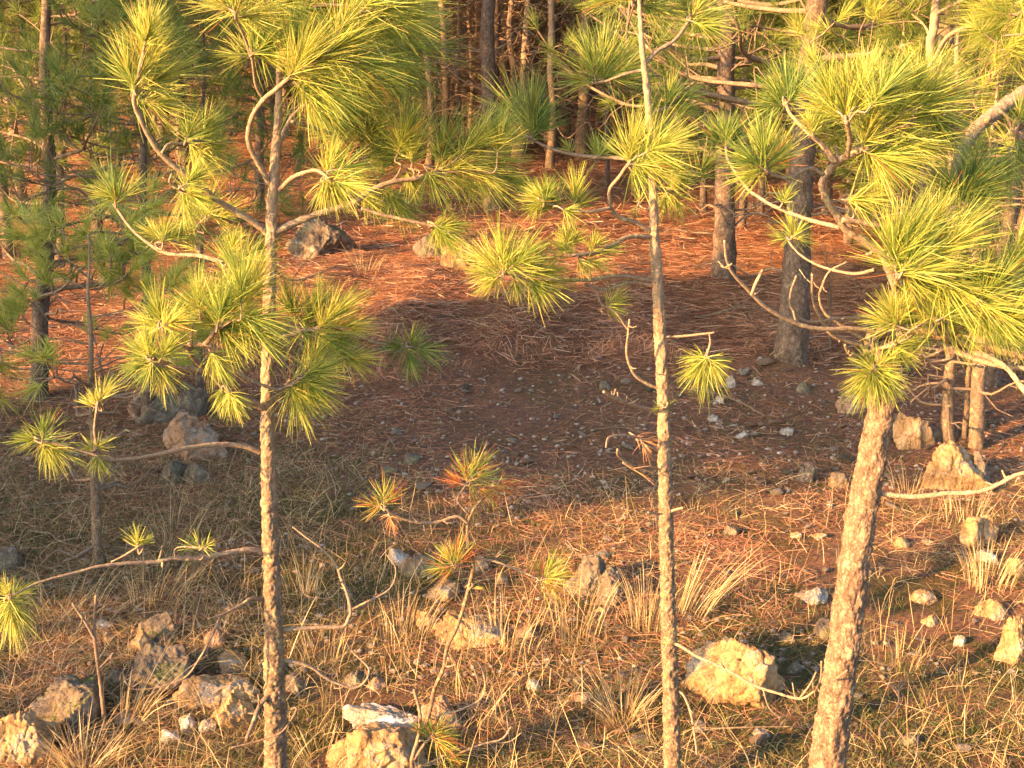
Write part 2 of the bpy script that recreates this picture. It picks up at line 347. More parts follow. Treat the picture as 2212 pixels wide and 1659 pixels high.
# ------------------------------------------------------------------ hand-placed foreground pines
class Tree:
    def __init__(s, name, label, y, cat='tree', group=None, seed=1, needle='needle', bark='bark', twig='twig'):
        s.y = y; s.rng = np.random.default_rng(seed); s.needle = needle; s.bark = bark; s.tw = twig
        s.name = name; s.label = label; s.cat = cat; s.group = group; s.root = None; s.seed = seed
    def m(s, r, y=None): return r / FPX * (y or s.y) * 1.02
    def trunk(s, pts, seg=24, step=.012, knob=.10, freq=55, mesh_name='trunk', toground=True, slope=None):
        W = [P(u, v, s.y + (q[0] if q else 0)) for u, v, w, *q in pts]; rr = [s.m(w) / 2 for u, v, w, *q in pts]
        if toground:
            a, b_ = W[0], W[1]; d = (a - b_); d = d / max(1e-6, -d[2]); g = float(ground(a[0], a[1])) - .08
            if a[2] > g + .02: base = a + d * (a[2] - g); W = [base] + W; rr = [rr[0] * 1.18] + rr
            base = W[0]
        else: base = W[0]
        s.root = empty(s.name, base + np.array([0, 0, .08 if toground else 0])); s.off = np.array(s.root.location)
        tag(s.root, s.label, s.cat, s.group)
        p, r = cat_rom(W, rr, step)
        mb = MB(); mb.tube(p, r, seg=seg, knob=knob, freq=freq, seed=s.seed)
        s.tr = mb.build(mesh_name, M[s.bark], s.root, s.off)
    def branch(s, pts, w0, w1, dy=0., dy0=0., tufts=(), dead=False, ny=None, knob=.22, name='branch', n=230, label=None, stubs=0):
        """pts in photo coordinates; dy = depth gained at the tip; tufts = (u, v, angle, radius[, depth dir, brown, tint])"""
        k = len(pts); cum = [0]
        for a, b_ in zip(pts, pts[1:]): cum.append(cum[-1] + math.hypot(a[0]-b_[0], a[1]-b_[1]))
        T = [c / max(1, cum[-1]) for c in cum]
        W = np.array([P(u, v, s.y + dy0 + dy * tt) for (u, v), tt in zip(pts, T)])
        rr = np.array([s.m((w0 + (w1 - w0) * tt) * 1.2) / 2 for tt in T])
        p, r = cat_rom(W, rr, .006)
        mb = MB(); mb.tube(p, r, seg=8, knob=knob, freq=140, seed=s.seed + int(pts[0][0]))
        ts = []
        for tf in tufts:
            u, v, ang, rad = tf[:4]; dz = tf[4] if len(tf) > 4 and tf[4] is not None else float(s.rng.uniform(-.35, .35))
            br = tf[5] if len(tf) > 5 else 0.; tint = tf[6] if len(tf) > 6 else None
            # nearest branch point on screen decides the depth
            j = int(np.argmin([math.hypot(q[0] - (a := P(u, v, q[1]))[0], q[2] - a[2]) for q in p]))
            y = p[j][1] + float(s.rng.uniform(-.06, .08)); q = P(u, v, y)
            d = np.array([math.cos(R(ang)), dz, math.sin(R(ang)) - float(s.rng.random() ** 3 * .5)]); d /= np.linalg.norm(d)
            radm = s.m(rad * float(s.rng.uniform(.66, .92)), y); tip = q + d * radm * .5
            a = p[j]; L = np.linalg.norm(q - a)
            if L > .02:
                jj = max(0, j - int(L / .012)); a = p[jj]
                c1 = a + (p[min(jj + 3, len(p)-1)] - a) * 3 + (q - a) * .3; c2 = q - d * L * .3
                pp, rq = cat_rom([a, c1 * .5 + a * .5, (c1 + c2) / 2, c2, q, tip], [.0036, .0034, .003, .003, .003, .002], .008)
                mb.tube(pp, rq, seg=6, knob=.25, freq=150, seed=3)
            else:
                mb.tube([q - d * .01, q, (q + tip) / 2, tip], [.0035, .0035, .003, .002], seg=6)
            ts.append((q, d, radm, br, tint, rad))
        for _ in range(stubs):
            j = s.rng.integers(len(p)//4, len(p)-2); d = norm(s.rng.normal(size=3)); L = s.rng.uniform(.015, .05)
            mb.tube([p[j], p[j] + d * L * .5, p[j] + d * L + np.array([0, 0, .01])], [r[j] * .6, r[j] * .5, r[j] * .35], seg=5)
        bo = mb.build(name, M['twig_dead' if dead else s.tw], s.root, s.off)
        if label: bo['label'] = label
        for q, d, radm, br, tint, rad in ts:
            nn = int(n * .60 * min(1.3, max(.25, (rad / 100))) * float(s.rng.uniform(.65, 1.15)) ) if rad > 0 else 0
            V, F, A = tuft_strips(q[None], d[None], radm, nn, s.rng, w=.0024, nseg=4, brown=max(br, .015), tint=(tint or 0) + float(s.rng.uniform(-.26, .10)))
            mm_ = M['needle_dead'] if br >= .99 else M[s.needle]
            o = mesh('needle_tuft', V - s.off, F, mm_, bo, A)
            if br >= .99: o['label'] = 'tuft of dead reddish needles'
        return bo

T1 = Tree('young_pine', 'slender young pine on the left with curving limbs and a lit straight trunk, yellow-green needles', 3.6, seed=11)
T1.trunk([(596, 1659, 55), (594, 1500, 50), (590, 1300, 41), (582, 1106, 36), (578, 880, 31), (581, 700, 28), (585, 500, 25), (591, 400, 24), (595, 330, 20), (601, 250, 17), (605, 100, 12), (608, 0, 9), (610, -160, 6)], seg=52, step=.004, knob=.20, freq=110)
B = T1.branch
B([(590,505),(640,480),(700,458),(760,440),(800,412),(850,393),(900,385),(945,370)], 15, 8, .15, tufts=[(945,368,15,145),(960,372,-25,140),(1030,352,10,120,.2),(1037,335,62,135,-.2),(1010,355,-35,125),(890,355,85,150),(944,360,70,130),(860,330,75,140),(990,340,40,130),(920,365,-55,110),(1080,380,-20,100,.1),(1075,330,80,100,-.1),(880,370,-70,80)])
B([(780,450),(830,465),(880,476),(935,488)], 7, 6, .05, .08, [(935,488,12,95),(938,489,-28,85),(930,487,-50,60)])
B([(578,505),(540,475),(480,440),(430,400),(390,370),(350,335),(325,300),(300,250),(290,215),(300,160),(312,110)], 13, 7, -.25, tufts=[(308,125,88,135,.1),(300,165,60,130,.2),(297,190,25,125),(292,200,110,110),(296,215,-10,110),(312,100,70,120)])
B([(350,330),(365,312),(395,310),(430,303)], 6, 5, .1, -.2, [(400,308,75,100),(430,302,60,100),(425,305,-10,100),(410,310,-50,95)])
B([(372,375),(366,390),(372,402),(395,415)], 4, 3, .05, -.15, [(398,400,55,80),(395,415,-5,80),(390,412,-60,80)])
B([(575,600),(540,585),(500,573),(433,553),(360,547),(317,523),(280,490),(250,447)], 11, 5, .2, tufts=[(250,445,95,105,.2,0,-.25),(252,440,45,90,.2,0,-.2),(255,430,150,70),(352,525,80,80,.1),(356,520,30,80,.1,0,-.2),(352,515,140,70,.1),(490,565,75,80),(430,550,120,60),(520,560,50,110),(470,560,20,70)])
B([(433,553),(420,520),(425,490),(445,470)], 5, 4, .1, .12, [(445,470,70,100),(440,472,120,90),(450,470,20,90),(430,500,160,70),(470,520,10,70,.1)])
B([(587,405),(562,360),(541,320),(536,290),(546,250),(570,215),(600,190),(620,172)], 11, 8, -.2, tufts=[(622,170,55,170,-.1),(640,155,25,165),(635,150,85,150),(650,165,-20,160),(640,180,-45,130),(690,120,30,170,.1),(720,90,60,170,.1),(735,130,-5,150,.2)])
B([(570,215),(553,185),(545,130),(541,112)], 6, 4, -.1, -.12, [(543,120,85,120),(545,118,40,120),(540,125,150,80),(547,118,-5,90)])
B([(541,120),(528,80),(512,45),(504,15)], 5, 4, -.1, -.2, [(508,35,95,130),(503,15,60,120),(505,25,150,110),(510,40,10,110)])
B([(598,345),(606,305),(628,258),(660,225)], 10, 8, .2, tufts=[(660,225,50,160),(672,215,15,150),(668,228,-25,140),(700,200,20,150,.2),(720,215,-15,140,.2)])
B([(603,412),(633,383),(680,368),(705,380)], 9, 6, -.15, tufts=[(700,378,60,90),(708,385,-5,110,-.3),(705,388,-55,90,-.2),(700,385,-100,70),(712,370,25,100)])
B([(630,263),(667,273),(733,297),(790,350),(820,400)], 8, 4, .35, tufts=[(770,307,95,140),(775,310,40,140),(765,305,150,110),(820,380,70,110),(822,400,-30,80),(800,350,20,110),(790,340,60,120),(780,420,-20,70),(760,360,-60,80,.2),(840,420,-45,90,.3)])
B([(606,120),(640,100),(700,105),(770,115),(837,112)], 8, 6, .25, tufts=[(837,110,55,130),(845,112,12,140),(840,120,-28,130),(800,115,80,150),(790,118,-40,140,.1),(750,110,60,160),(745,115,-60,140),(820,150,-50,110,.2),(860,100,35,120)])
B([(607,40),(650,20),(720,10),(787,25)], 7, 5, -.15, tufts=[(787,20,60,130),(790,25,10,150),(780,30,-30,140),(720,10,80,140),(700,12,30,150),(740,15,-20,160),(660,15,60,150),(640,30,-35,150),(610,10,100,140),(850,40,20,110,.1)])
B([(607,60),(590,30),(575,-20),(570,-80)], 6, 4, -.1, tufts=[(590,30,110,130),(585,20,60,130),(575,0,-20,140),(572,-10,150,130),(600,-40,-70,120),(640,-30,-50,150),(700,-40,-60,130)])
# lower whorl
B([(580,886),(550,873),(513,860),(483,836),(460,810),(443,793),(420,776),(407,753),(413,743),(443,743),(466,712)], 14, 8, -.35, tufts=[(470,705,78,150,-.1),(475,700,40,150),(472,705,5,140),(468,710,-30,120),(466,708,115,120),(500,670,60,140),(520,660,90,120),(510,680,15,130),(520,700,-30,130),(455,760,-55,90),(540,640,70,130),(530,620,110,110)])
B([(407,753),(380,743),(355,735),(351,708)], 7, 5, -.05, -.3, [(351,708,95,105),(352,705,50,95),(350,710,150,90),(355,700,15,90)])
B([(413,743),(416,705),(432,680)], 6, 4, .05, -.3, [(432,680,90,110),(435,678,50,110),(428,682,130,90)])
B([(452,805),(420,797),(350,790),(322,776)], 9, 6, -.1, -.28, [(322,776,150,75),(325,776,100,85),(330,778,-120,70),(325,780,-160,70),(340,785,-70,80),(345,780,60,90)])
B([(463,792),(490,793),(530,815),(570,833),(603,842),(622,832)], 8, 6, .12, -.25, [(622,830,10,120,-.2),(624,832,-35,110,-.3),(626,834,-62,105,-.3),(655,815,20,110),(650,820,-15,115),(660,800,55,95)], name='branch')
B([(510,845),(500,860),(495,850)], 4, 3, -.05, -.25, [(495,848,-70,75),(480,840,-100,60),(500,850,-40,60)])
B([(590,738),(617,725),(667,714),(715,705),(765,718),(803,738),(853,746)], 11, 5, .1, tufts=[(667,712,20,140,-.1),(660,715,75,130),(690,710,50,120),(720,708,15,100),(680,718,-30,110),(650,715,-60,100),(640,700,100,110),(730,760,-30,80,-.1),(740,775,5,75,-.2),(720,770,60,75)])
o = B([(853,746),(870,747),(884,750)], 4, 4, .02, .1, [(880,750,60,88,-.7,0,-.25),(880,750,-70,88,-.7,0,-.2),(880,750,170,80,-.5,0,-.25),(882,750,0,88,-.4,0,-.2)], n=150)
B([(563,978),(533,966),(483,960),(417,966),(333,983),(283,991),(240,993),(213,985),(207,950),(204,925),(210,878)], 11, 4, -.3, tufts=[(211,872,55,75),(210,878,100,50),(205,880,150,50),(205,972,45,60),(206,978,130,55),(205,982,-60,60)], n=150)
B([(213,985),(170,972),(130,960),(95,952)], 4, 4, -.05, -.3, [(92,950,70,95,-.4,0,-.1),(92,952,-60,95,-.5),(90,952,165,80,-.4,0,-.1),(94,955,-20,95,-.4)], n=150)
B([(568,1194),(547,1187),(500,1193),(433,1206),(377,1206),(333,1214),(283,1216),(217,1223),(167,1236),(100,1253),(60,1269),(22,1293)], 12, 3, -.4, tufts=[(20,1288,100,55),(20,1292,-85,110,-.2),(24,1290,-110,100),(18,1290,-62,100),(26,1285,20,60)], n=170, stubs=4)
B([(240,1214),(262,1203),(290,1187),(299,1180)], 3, 3, 0, -.22, [(298,1182,95,72),(299,1180,55,55)], n=110)
B([(378,1203),(378,1187),(395,1181),(430,1183)], 3, 3, 0, -.15, [(436,1185,60,55),(434,1184,120,60),(430,1186,160,60)], n=70)
B([(570,1296),(543,1293),(517,1309),(477,1329),(450,1337)], 9, 4, -.15, dead=True, name='dead_branch', stubs=3)
B([(477,1330),(450,1389),(427,1429),(400,1463),(350,1483),(293,1489),(273,1476),(268,1460)], 6, 2, -.15, -.1, dead=True, name='dead_branch')
B([(600,1362),(640,1358),(700,1355),(742,1353),(753,1335),(757,1318),(750,1285),(737,1252),(725,1220),(700,1190),(660,1160),(632,1138)], 10, 3, .15, dead=False, name='dead_branch', stubs=5)
B([(757,1318),(787,1303),(837,1276),(853,1249),(853,1223),(833,1196)], 5, 2.5, .1, .1, name='dead_branch')
B([(737,1268),(715,1290),(690,1292),(660,1285),(652,1262)], 3, 2, 0, .12, name='dead_branch')
B([(612,1425),(667,1439),(707,1466),(737,1479),(767,1486),(790,1470),(797,1446),(780,1426),(760,1406),(747,1386)], 8, 3, .1, name='dead_branch', stubs=3)
B([(600,1496),(580,1503),(560,1526),(547,1560),(533,1596)], 10, 8, -.15, dead=True, name='dead_branch', stubs=4)
B([(600,1545),(640,1530),(610,1580),(560,1600),(500,1615)], 5, 3, -.1, dead=True, name='dead_branch')

T2 = Tree('young_pine', 'thin young pine right of centre with a very narrow trunk and drooping side branches', 3.8, seed=23)
T2.trunk([(1452,1659,42),(1449,1500,39),(1446,1406,37),(1438,1106,32),(1432,853,28),(1423,686,26),(1417,553,24),(1413,500,22),(1409,383,18),(1399,217,15),(1387,100,12),(1382,17,9),(1378,-120,6)], seg=44, step=.004, knob=.20, freq=120)
B = T2.branch
B([(1410,512),(1370,510),(1343,517),(1303,540),(1237,553)], 10, 6, -.2, tufts=[(1227,535,100,70),(1228,533,55,65),(1240,550,150,60),(1277,546,70,60),(1282,550,25,65),(1265,560,-20,60),(1250,560,-60,50)])
B([(1413,607),(1337,596),(1270,605),(1200,603),(1154,603),(1100,592)], 9, 6, -.25, tufts=[(1137,602,-8,110,-.2),(1140,604,-45,90),(1150,600,30,95),(1087,590,92,135),(1090,588,60,120),(1085,590,130,100),(1080,592,175,80),(1082,595,-150,70),(1130,590,50,80),(1110,600,-80,50)])
B([(1413,618),(1370,610),(1337,617),(1304,626),(1283,620),(1263,616)], 8, 5, -.1)
B([(1290,624),(1294,645),(1302,660),(1316,664),(1334,680),(1345,697),(1357,713)], 3, 3, 0, -.08, [(1310,662,60,65),(1312,663,25,60),(1312,664,-25,50)], n=150)
B([(1420,838),(1400,830),(1370,808),(1354,766),(1357,720),(1360,690)], 7, 4, -.12, name='dead_branch', stubs=4)
B([(1420,888),(1370,876),(1330,860),(1304,846)], 8, 6, -.2, name='dead_branch', stubs=5)
B([(1432,885),(1436,880),(1438,875)], 3, 3, -.02, -.02, [(1436,880,60,35),(1430,880,160,25)], n=120)
B([(1425,975),(1397,960),(1370,943),(1337,940),(1314,946),(1309,966)], 4, 4, -.2, tufts=[(1372,943,-35,55,0,1.),(1380,950,10,50,0,1.),(1385,950,-70,50,0,1.)], n=60, name='dead_branch')
B([(1425,1011),(1370,1006),(1337,986),(1334,970)], 5, 5, -.15, dead=True, name='dead_branch', tufts=[(1350,1002,-35,90,0,1.)], n=15)
B([(1430,1112),(1412,1108),(1400,1107)], 5, 4, -.05, name='dead_branch')
B([(1440,1110),(1455,1102),(1475,1097)], 7, 5, -.05, name='dead_branch')
B([(1425,728),(1475,726),(1530,720),(1543,718)], 5, 4, -.05, name='branch')
B([(1532,721),(1534,742),(1527,765)], 3, 4, 0, -.05, [(1527,768,-95,88,-.3),(1528,770,-60,80),(1525,770,-140,75),(1530,772,-25,60),(1523,772,178,50)], n=210)
B([(1412,505),(1370,480),(1337,470),(1320,447),(1317,410),(1337,383),(1356,355)], 9, 6, -.15, tufts=[(1360,358,45,150),(1365,355,20,140),(1358,352,80,130),(1365,360,0,120),(1395,330,50,120),(1362,365,-35,60)])
B([(1319,448),(1290,455),(1254,457),(1204,447),(1172,433)], 7, 4, -.1, -.1, [(1240,450,85,90),(1245,452,50,60),(1205,447,110,90),(1200,447,160,85),(1180,438,130,80),(1172,435,-160,60),(1215,452,-30,50),(1175,440,80,70)])
B([(1405,345),(1357,343),(1320,340),(1270,338),(1220,330),(1180,317),(1144,297)], 8, 6, .25, tufts=[(1144,297,115,140,.1,0,-.2),(1146,290,85,130,.1,0,-.25),(1140,297,160,110),(1146,300,60,110,.1,0,-.2),(1290,340,100,55),(1292,338,60,60),(1232,330,110,40)])
B([(1392,138),(1420,110),(1454,90),(1474,67),(1492,38)], 9, 6, .1, tufts=[(1490,42,60,110),(1494,38,20,100),(1492,45,-20,90),(1488,40,110,100)])
B([(1393,150),(1350,160),(1310,175),(1290,178)], 6, 5, .3, tufts=[(1290,178,75,160),(1292,175,45,150),(1288,178,105,145),(1300,170,15,110),(1285,180,150,90)])
B([(1401,235),(1415,240),(1440,232),(1450,225)], 5, 4, .3, tufts=[(1440,230,80,90,.1,0,-.25),(1448,228,35,90,.1,0,-.25),(1440,232,140,70,0,0,-.2),(1450,232,-10,70)])
B([(1412,400),(1430,410),(1450,415)], 5, 4, .1, tufts=[(1447,413,40,80),(1450,416,-50,65),(1452,412,80,80),(1500,390,50,90,.1),(1440,416,-100,50)])
B([(1411,450),(1390,450),(1380,440)], 4, 3, .1, tufts=[(1382,440,90,45),(1378,445,-110,45)], n=90)
B([(1382,30),(1370,5),(1350,-20)], 5, 4, .1, tufts=[(1365,5,100,120),(1350,0,170,110),(1385,-5,60,110),(1385,10,10,100)])

T3 = Tree('leaning_pine', 'thick-trunked leaning pine at right with scaly bark, twisted limbs and big needle fans', 3.2, seed=37, bark='bark_big')
T3.trunk([(1785,1659,84),(1800,1550,80),(1817,1439,76),(1838,1273,70),(1862,1106,68),(1890,953,63),(1903,873,60),(1898,800,50,.05),(1885,750,40,.08),(1895,724,30,.1),(1975,714,24,.12),(2042,730,22,.1),(2092,746,20,.05),(2142,754,18,0),(2212,770,16,-.05),(2330,790,12,-.1)], seg=110, step=.0045, knob=.15, freq=60)
B = T3.branch
B([(1990,716),(1988,696),(1958,676),(1942,646),(1932,615),(1915,570),(1902,547),(1865,520),(1828,497),(1808,467),(1785,430),(1775,397),(1792,367),(1825,340),(1866,322)], 17, 12, -.2, .12, tufts=[(1866,322,50,150),(1870,318,20,160),(1865,325,-15,140),(1862,318,80,150),(1868,328,-50,110),(1930,290,40,160),(1982,235,55,170),(1990,228,20,150),(1975,225,88,150),(1990,240,-15,130),(1940,310,0,140),(1900,290,65,160),(2010,260,-30,120)], stubs=3)
B([(1802,353),(1775,313),(1752,293),(1708,247),(1698,222)], 9, 6, .1, -.08, [(1698,224,85,110,.1,0,-.3),(1696,226,120,100,.1,0,-.3),(1700,222,45,110,.1,0,-.25),(1695,228,165,80,.1,0,-.3)])
B([(1806,350),(1785,318),(1752,293)], 7, 5, -.05, -.12, [(1752,290,80,70),(1755,290,110,60)])
B([(1830,337),(1835,300),(1828,262)], 10, 8, -.1, -.1, [(1828,260,95,150),(1832,255,60,150),(1824,262,125,130),(1860,215,75,140),(1800,235,105,120),(1880,230,50,140)])
B([(1778,377),(1748,363),(1708,383),(1675,380),(1656,368)], 8, 6, -.1, -.1, [(1656,368,100,115,0,0,-.15),(1655,370,145,100,0,0,-.1),(1660,366,60,100),(1652,372,-170,80)])
B([(1815,492),(1742,473),(1675,447),(1635,423),(1612,405),(1575,350),(1568,320)], 9, 5, .4, .02, [(1568,318,90,100,.2,0,-.35),(1568,320,130,85,.2,0,-.35),(1570,318,50,90,.2,0,-.3),(1690,440,60,60,.2,0,-.2)])
B([(1820,475),(1850,478),(1892,487),(1942,487),(2008,477),(2085,433)], 11, 7, .1, -.05, [(2080,435,80,140),(2085,433,45,130),(2088,436,10,130),(2080,438,120,120),(2085,442,-30,110),(2085,445,-70,90),(1830,432,15,110),(1840,430,-30,70),(2060,440,60,120)])
B([(1935,622),(1940,600),(1945,590)], 12, 10, -.15, .0, [(1945,592,30,170),(1948,590,60,165),(1945,595,5,160),(1950,600,-20,150),(1935,590,100,140),(1925,560,75,150),(1930,540,45,160),(1990,560,30,170),(2040,540,50,160),(2060,580,5,160),(2020,600,-25,150),(2000,520,80,140)])
B([(2028,722),(2030,700),(2028,693)], 9, 8, -.15, .05, [(2028,693,90,120),(2030,690,40,130),(2026,695,150,110),(2030,698,-5,130),(1942,703,120,90),(1945,702,80,90),(1940,705,160,80),(1945,706,20,80)])
B([(2050,735),(2080,700),(2115,653)], 12, 9, -.2, .05, [(2115,653,60,150),(2118,650,20,150),(2112,655,100,140),(2118,658,-15,140),(2110,665,-50,110),(2160,600,40,160),(2180,560,60,150),(2190,640,-10,130),(2150,700,-30,110),(2170,690,20,120)])
B([(2062,410),(2075,340),(2102,287),(2142,250),(2212,200),(2300,150)], 24, 32, .3, .1, stubs=2)
B([(2160,240),(2175,252),(2190,285),(2212,300)], 7, 5, 0, .2, [(2200,270,75,80),(2195,300,-60,100),(2180,330,-90,100),(2212,290,-20,100)])
B([(1888,716),(1842,710),(1765,710),(1708,693),(1658,666),(1625,636),(1585,593),(1570,562),(1565,520)], 10, 5, -.3, name='bare_branch', stubs=5)
B([(1623,638),(1632,613),(1647,583)], 6, 5, 0, -.22, name='bare_branch')
B([(1880,688),(1808,688),(1758,696),(1725,686),(1708,660),(1708,633),(1720,596)], 7, 4, -.25, .05, name='bare_branch', stubs=2)
B([(1870,750),(1848,743),(1808,730),(1785,710),(1768,680),(1755,640),(1755,593)], 9, 4, -.2, .05, name='bare_branch', stubs=3)
B([(1875,736),(1855,726),(1808,696),(1782,676),(1770,646),(1775,620),(1792,586),(1828,566)], 7, 3, -.15, .05, name='bare_branch', stubs=3)
B([(1888,583),(1842,591),(1775,576),(1732,553),(1705,525)], 7, 4, .3, .1, [(1710,512,100,65,.1),(1712,512,50,60),(1708,514,150,60),(1712,518,0,50)], name='branch', n=160)
B([(1885,760),(1860,770),(1835,765),(1825,745)], 7, 5, -.15, .0, name='bare_branch', stubs=2)
B([(1885,770),(1887,785),(1890,800)], 7, 6, -.12, .0, [(1890,796,-90,85,-.8),(1892,796,-30,85,-.7),(1888,796,-150,85,-.7),(1890,793,40,80,-.6),(1890,793,140,80,-.6),(1885,800,-115,90,-.3),(1900,800,-60,90,-.3)], n=200)
B([(1900,752),(1930,745),(1975,722)], 8, 6, -.1, .05, [(1925,745,10,90),(1930,748,-20,80),(1915,748,-40,70)])
B([(2025,740),(2092,770),(2142,786),(2212,796),(2300,800)], 12, 10, -.2, .05, name='branch', tufts=[(2150,740,60,110),(2190,760,20,100),(2200,740,60,100)])
B([(2125,766),(2175,796),(2212,843),(2260,900)], 11, 9, -.1, -.1, name='bare_branch')
B([(1900,1066),(1975,1073),(2042,1066),(2108,1063),(2158,1046),(2185,1030),(2212,1021),(2280,1000)], 11, 8, -.15, name='bare_branch', knob=.3, stubs=6)
B([(1800,1470),(1812,1462),(1830,1448)], 4, 3, -.1, -.05, name='bare_branch')

T2.branch([(1445,1385),(1470,1396),(1508,1419),(1575,1449),(1625,1479),(1675,1496),(1728,1509),(1758,1493),(1773,1466),(1775,1429)], 7, 4, -.45, name='dead_branch', stubs=5)
T2.branch([(1728,1508),(1750,1478),(1763,1452)], 4, 3, 0, -.42, name='dead_branch')
T2.branch([(1648,1489),(1662,1530),(1688,1552)], 3, 2, 0, -.36, name='dead_branch')
T2.branch([(1452,1490),(1475,1500),(1492,1540),(1502,1600),(1505,1630)], 6, 4, -.1, name='dead_branch', stubs=3)

# overhanging pine branch in the upper right corner, from a tree standing out of frame
T4 = Tree('overhanging_pine', 'lit stem right of the young group behind the block boulder, tufts in the top corner', 7.0, seed=41)
T4.trunk([(2108,962,33),(2112,850,31),(2118,720,30),(2110,560,26),(2070,360,22),(2012,130,18),(2017,60,18),(2022,0,17),(2030,-120,14)], seg=20, knob=.12)
B = T4.branch
B([(2012,140),(2052,75),(2125,53),(2192,33),(2260,10)], 8, 7, -.5, tufts=[(2190,33,150,120),(2195,30,175,120),(2200,35,-160,110),(2180,40,-140,90),(2212,20,-100,100),(2200,20,120,100),(2230,60,-140,120),(2100,60,-30,60)])
B([(2020,30),(2050,15),(2080,0),(2110,-20)], 7, 5, -.3, tufts=[(2090,0,-20,110),(2110,0,-60,100),(2130,10,10,110)])
B([(2014,110),(2000,60),(1970,30)], 5, 4, .2, tufts=[(1975,40,120,80),(1890,50,40,70),(1985,40,60,80)])

# ------------------------------------------------------------------ small saplings
S1 = Tree('pine_sapling', 'small crooked pine sapling in the centre foreground with half-browned needle tufts', 4.15, seed=51, bark='bark')
S1.trunk([(912,1590,11),(930,1530,10),(938,1490,10),(958,1443,10),(966,1399,10),(988,1353,9),(1004,1303,10),(1014,1263,9),(1022,1229,9),(1020,1203,8),(1012,1173,8),(1010,1133,7),(1020,1106,7),(1035,1085,6),(1070,1053,5),(1085,1030,4)], seg=10, step=.008, knob=.25, freq=120, toground=True)
B = S1.branch
B([(1013,1112),(990,1085),(992,1070),(1012,1040)], 5, 4, -.05, tufts=[(1012,1040,62,105,0,.12),(1015,1038,30,95,0,.15),(1010,1042,100,85,0,.4),(1012,1045,-10,90,0,.4),(1005,1048,150,65,0,.9)], n=120)
B([(1030,1090),(1050,1072),(1075,1050)], 5, 4, .05, tufts=[(1070,1050,-20,60,0,.9),(1072,1045,20,60,0,.9),(1060,1065,-60,50,0,.8)], n=60)
B([(1011,1130),(987,1116),(937,1129),(887,1126),(854,1113),(832,1098)], 7, 5, -.1, tufts=[(830,1092,90,72,0,.15),(832,1090,50,70,0,.75),(828,1094,165,75,0,.4),(840,1110,-70,50,0,1.)], n=110, stubs=5)
B([(1016,1225),(1000,1222),(985,1222)], 5, 5, -.05, tufts=[(982,1224,115,80,0,.12),(985,1222,80,75,0,.3),(980,1224,160,75,0,.2),(985,1225,45,65,0,.95),(985,1228,-160,50,0,.8)], n=130)
B([(1024,1206),(1070,1213),(1130,1236),(1167,1253)], 5, 4, -.05, tufts=[(1168,1252,55,90,0,.1),(1170,1253,15,85,0,.2),(1168,1255,-35,75,0,.25),(1165,1250,90,55,0,.8)], n=130)
B([(1068,1212),(1074,1205),(1075,1200)], 3, 3, 0, tufts=[(1074,1203,65,60),(1073,1203,120,65)], n=16)
B([(1013,1275),(1018,1268)], 3, 3, -.02, tufts=[(1015,1272,75,30,0,.3),(1018,1270,20,30,0,.4)], n=60)
B([(957,1437),(970,1440),(985,1435)], 4, 3, -.03, name='dead_branch', stubs=2)

S2 = Tree('scrubby_sapling', 'low scrubby pine seedling at the bottom edge beside the white crusted rock', 3.95, seed=57, bark='twig')
S2.trunk([(890,1700,12),(890,1640,11),(904,1590,10),(907,1540,9),(894,1490,6)], seg=10, step=.008, knob=.25, freq=120)
B = S2.branch
B([(895,1640),(915,1610),(932,1590),(950,1546),(987,1536),(1030,1516),(1047,1493),(1044,1453),(1030,1426)], 7, 3, .05, name='dead_branch', stubs=3)
B([(905,1600),(925,1600),(932,1592)], 5, 4, -.05, tufts=[(930,1592,95,70,0,.15),(932,1590,55,75,0,.2),(930,1594,20,75,0,.4),(928,1594,130,60,0,.2),(935,1596,-30,70,0,.4)], n=110)
B([(920,1650),(945,1640),(957,1633)], 5, 4, -.05, tufts=[(957,1633,70,65,0,.2),(955,1632,110,65,0,.2),(960,1636,10,60,0,.4),(950,1640,-70,60,0,.4)], n=120)
B([(905,1660),(960,1640),(1037,1609),(1084,1596),(1104,1570)], 6, 4, 0, name='dead_branch')
B([(1060,1604),(1100,1602),(1127,1582)], 3, 2, 0, .02, name='dead_branch')

S3 = Tree('dead_sapling', 'forked dead sapling stick standing in the grass at lower left', 4.3, seed=58, bark='twig_dead')
S3.trunk([(222,1520,10),(213,1445,9),(204,1373,8),(207,1286,6)], seg=9, step=.008, knob=.25, freq=120)
S3.branch([(205,1380),(185,1345),(157,1304)], 6, 5, -.05, name='branch', stubs=2)
S3.branch([(213,1445),(232,1425),(245,1410)], 4, 3, 0, name='branch', stubs=2)

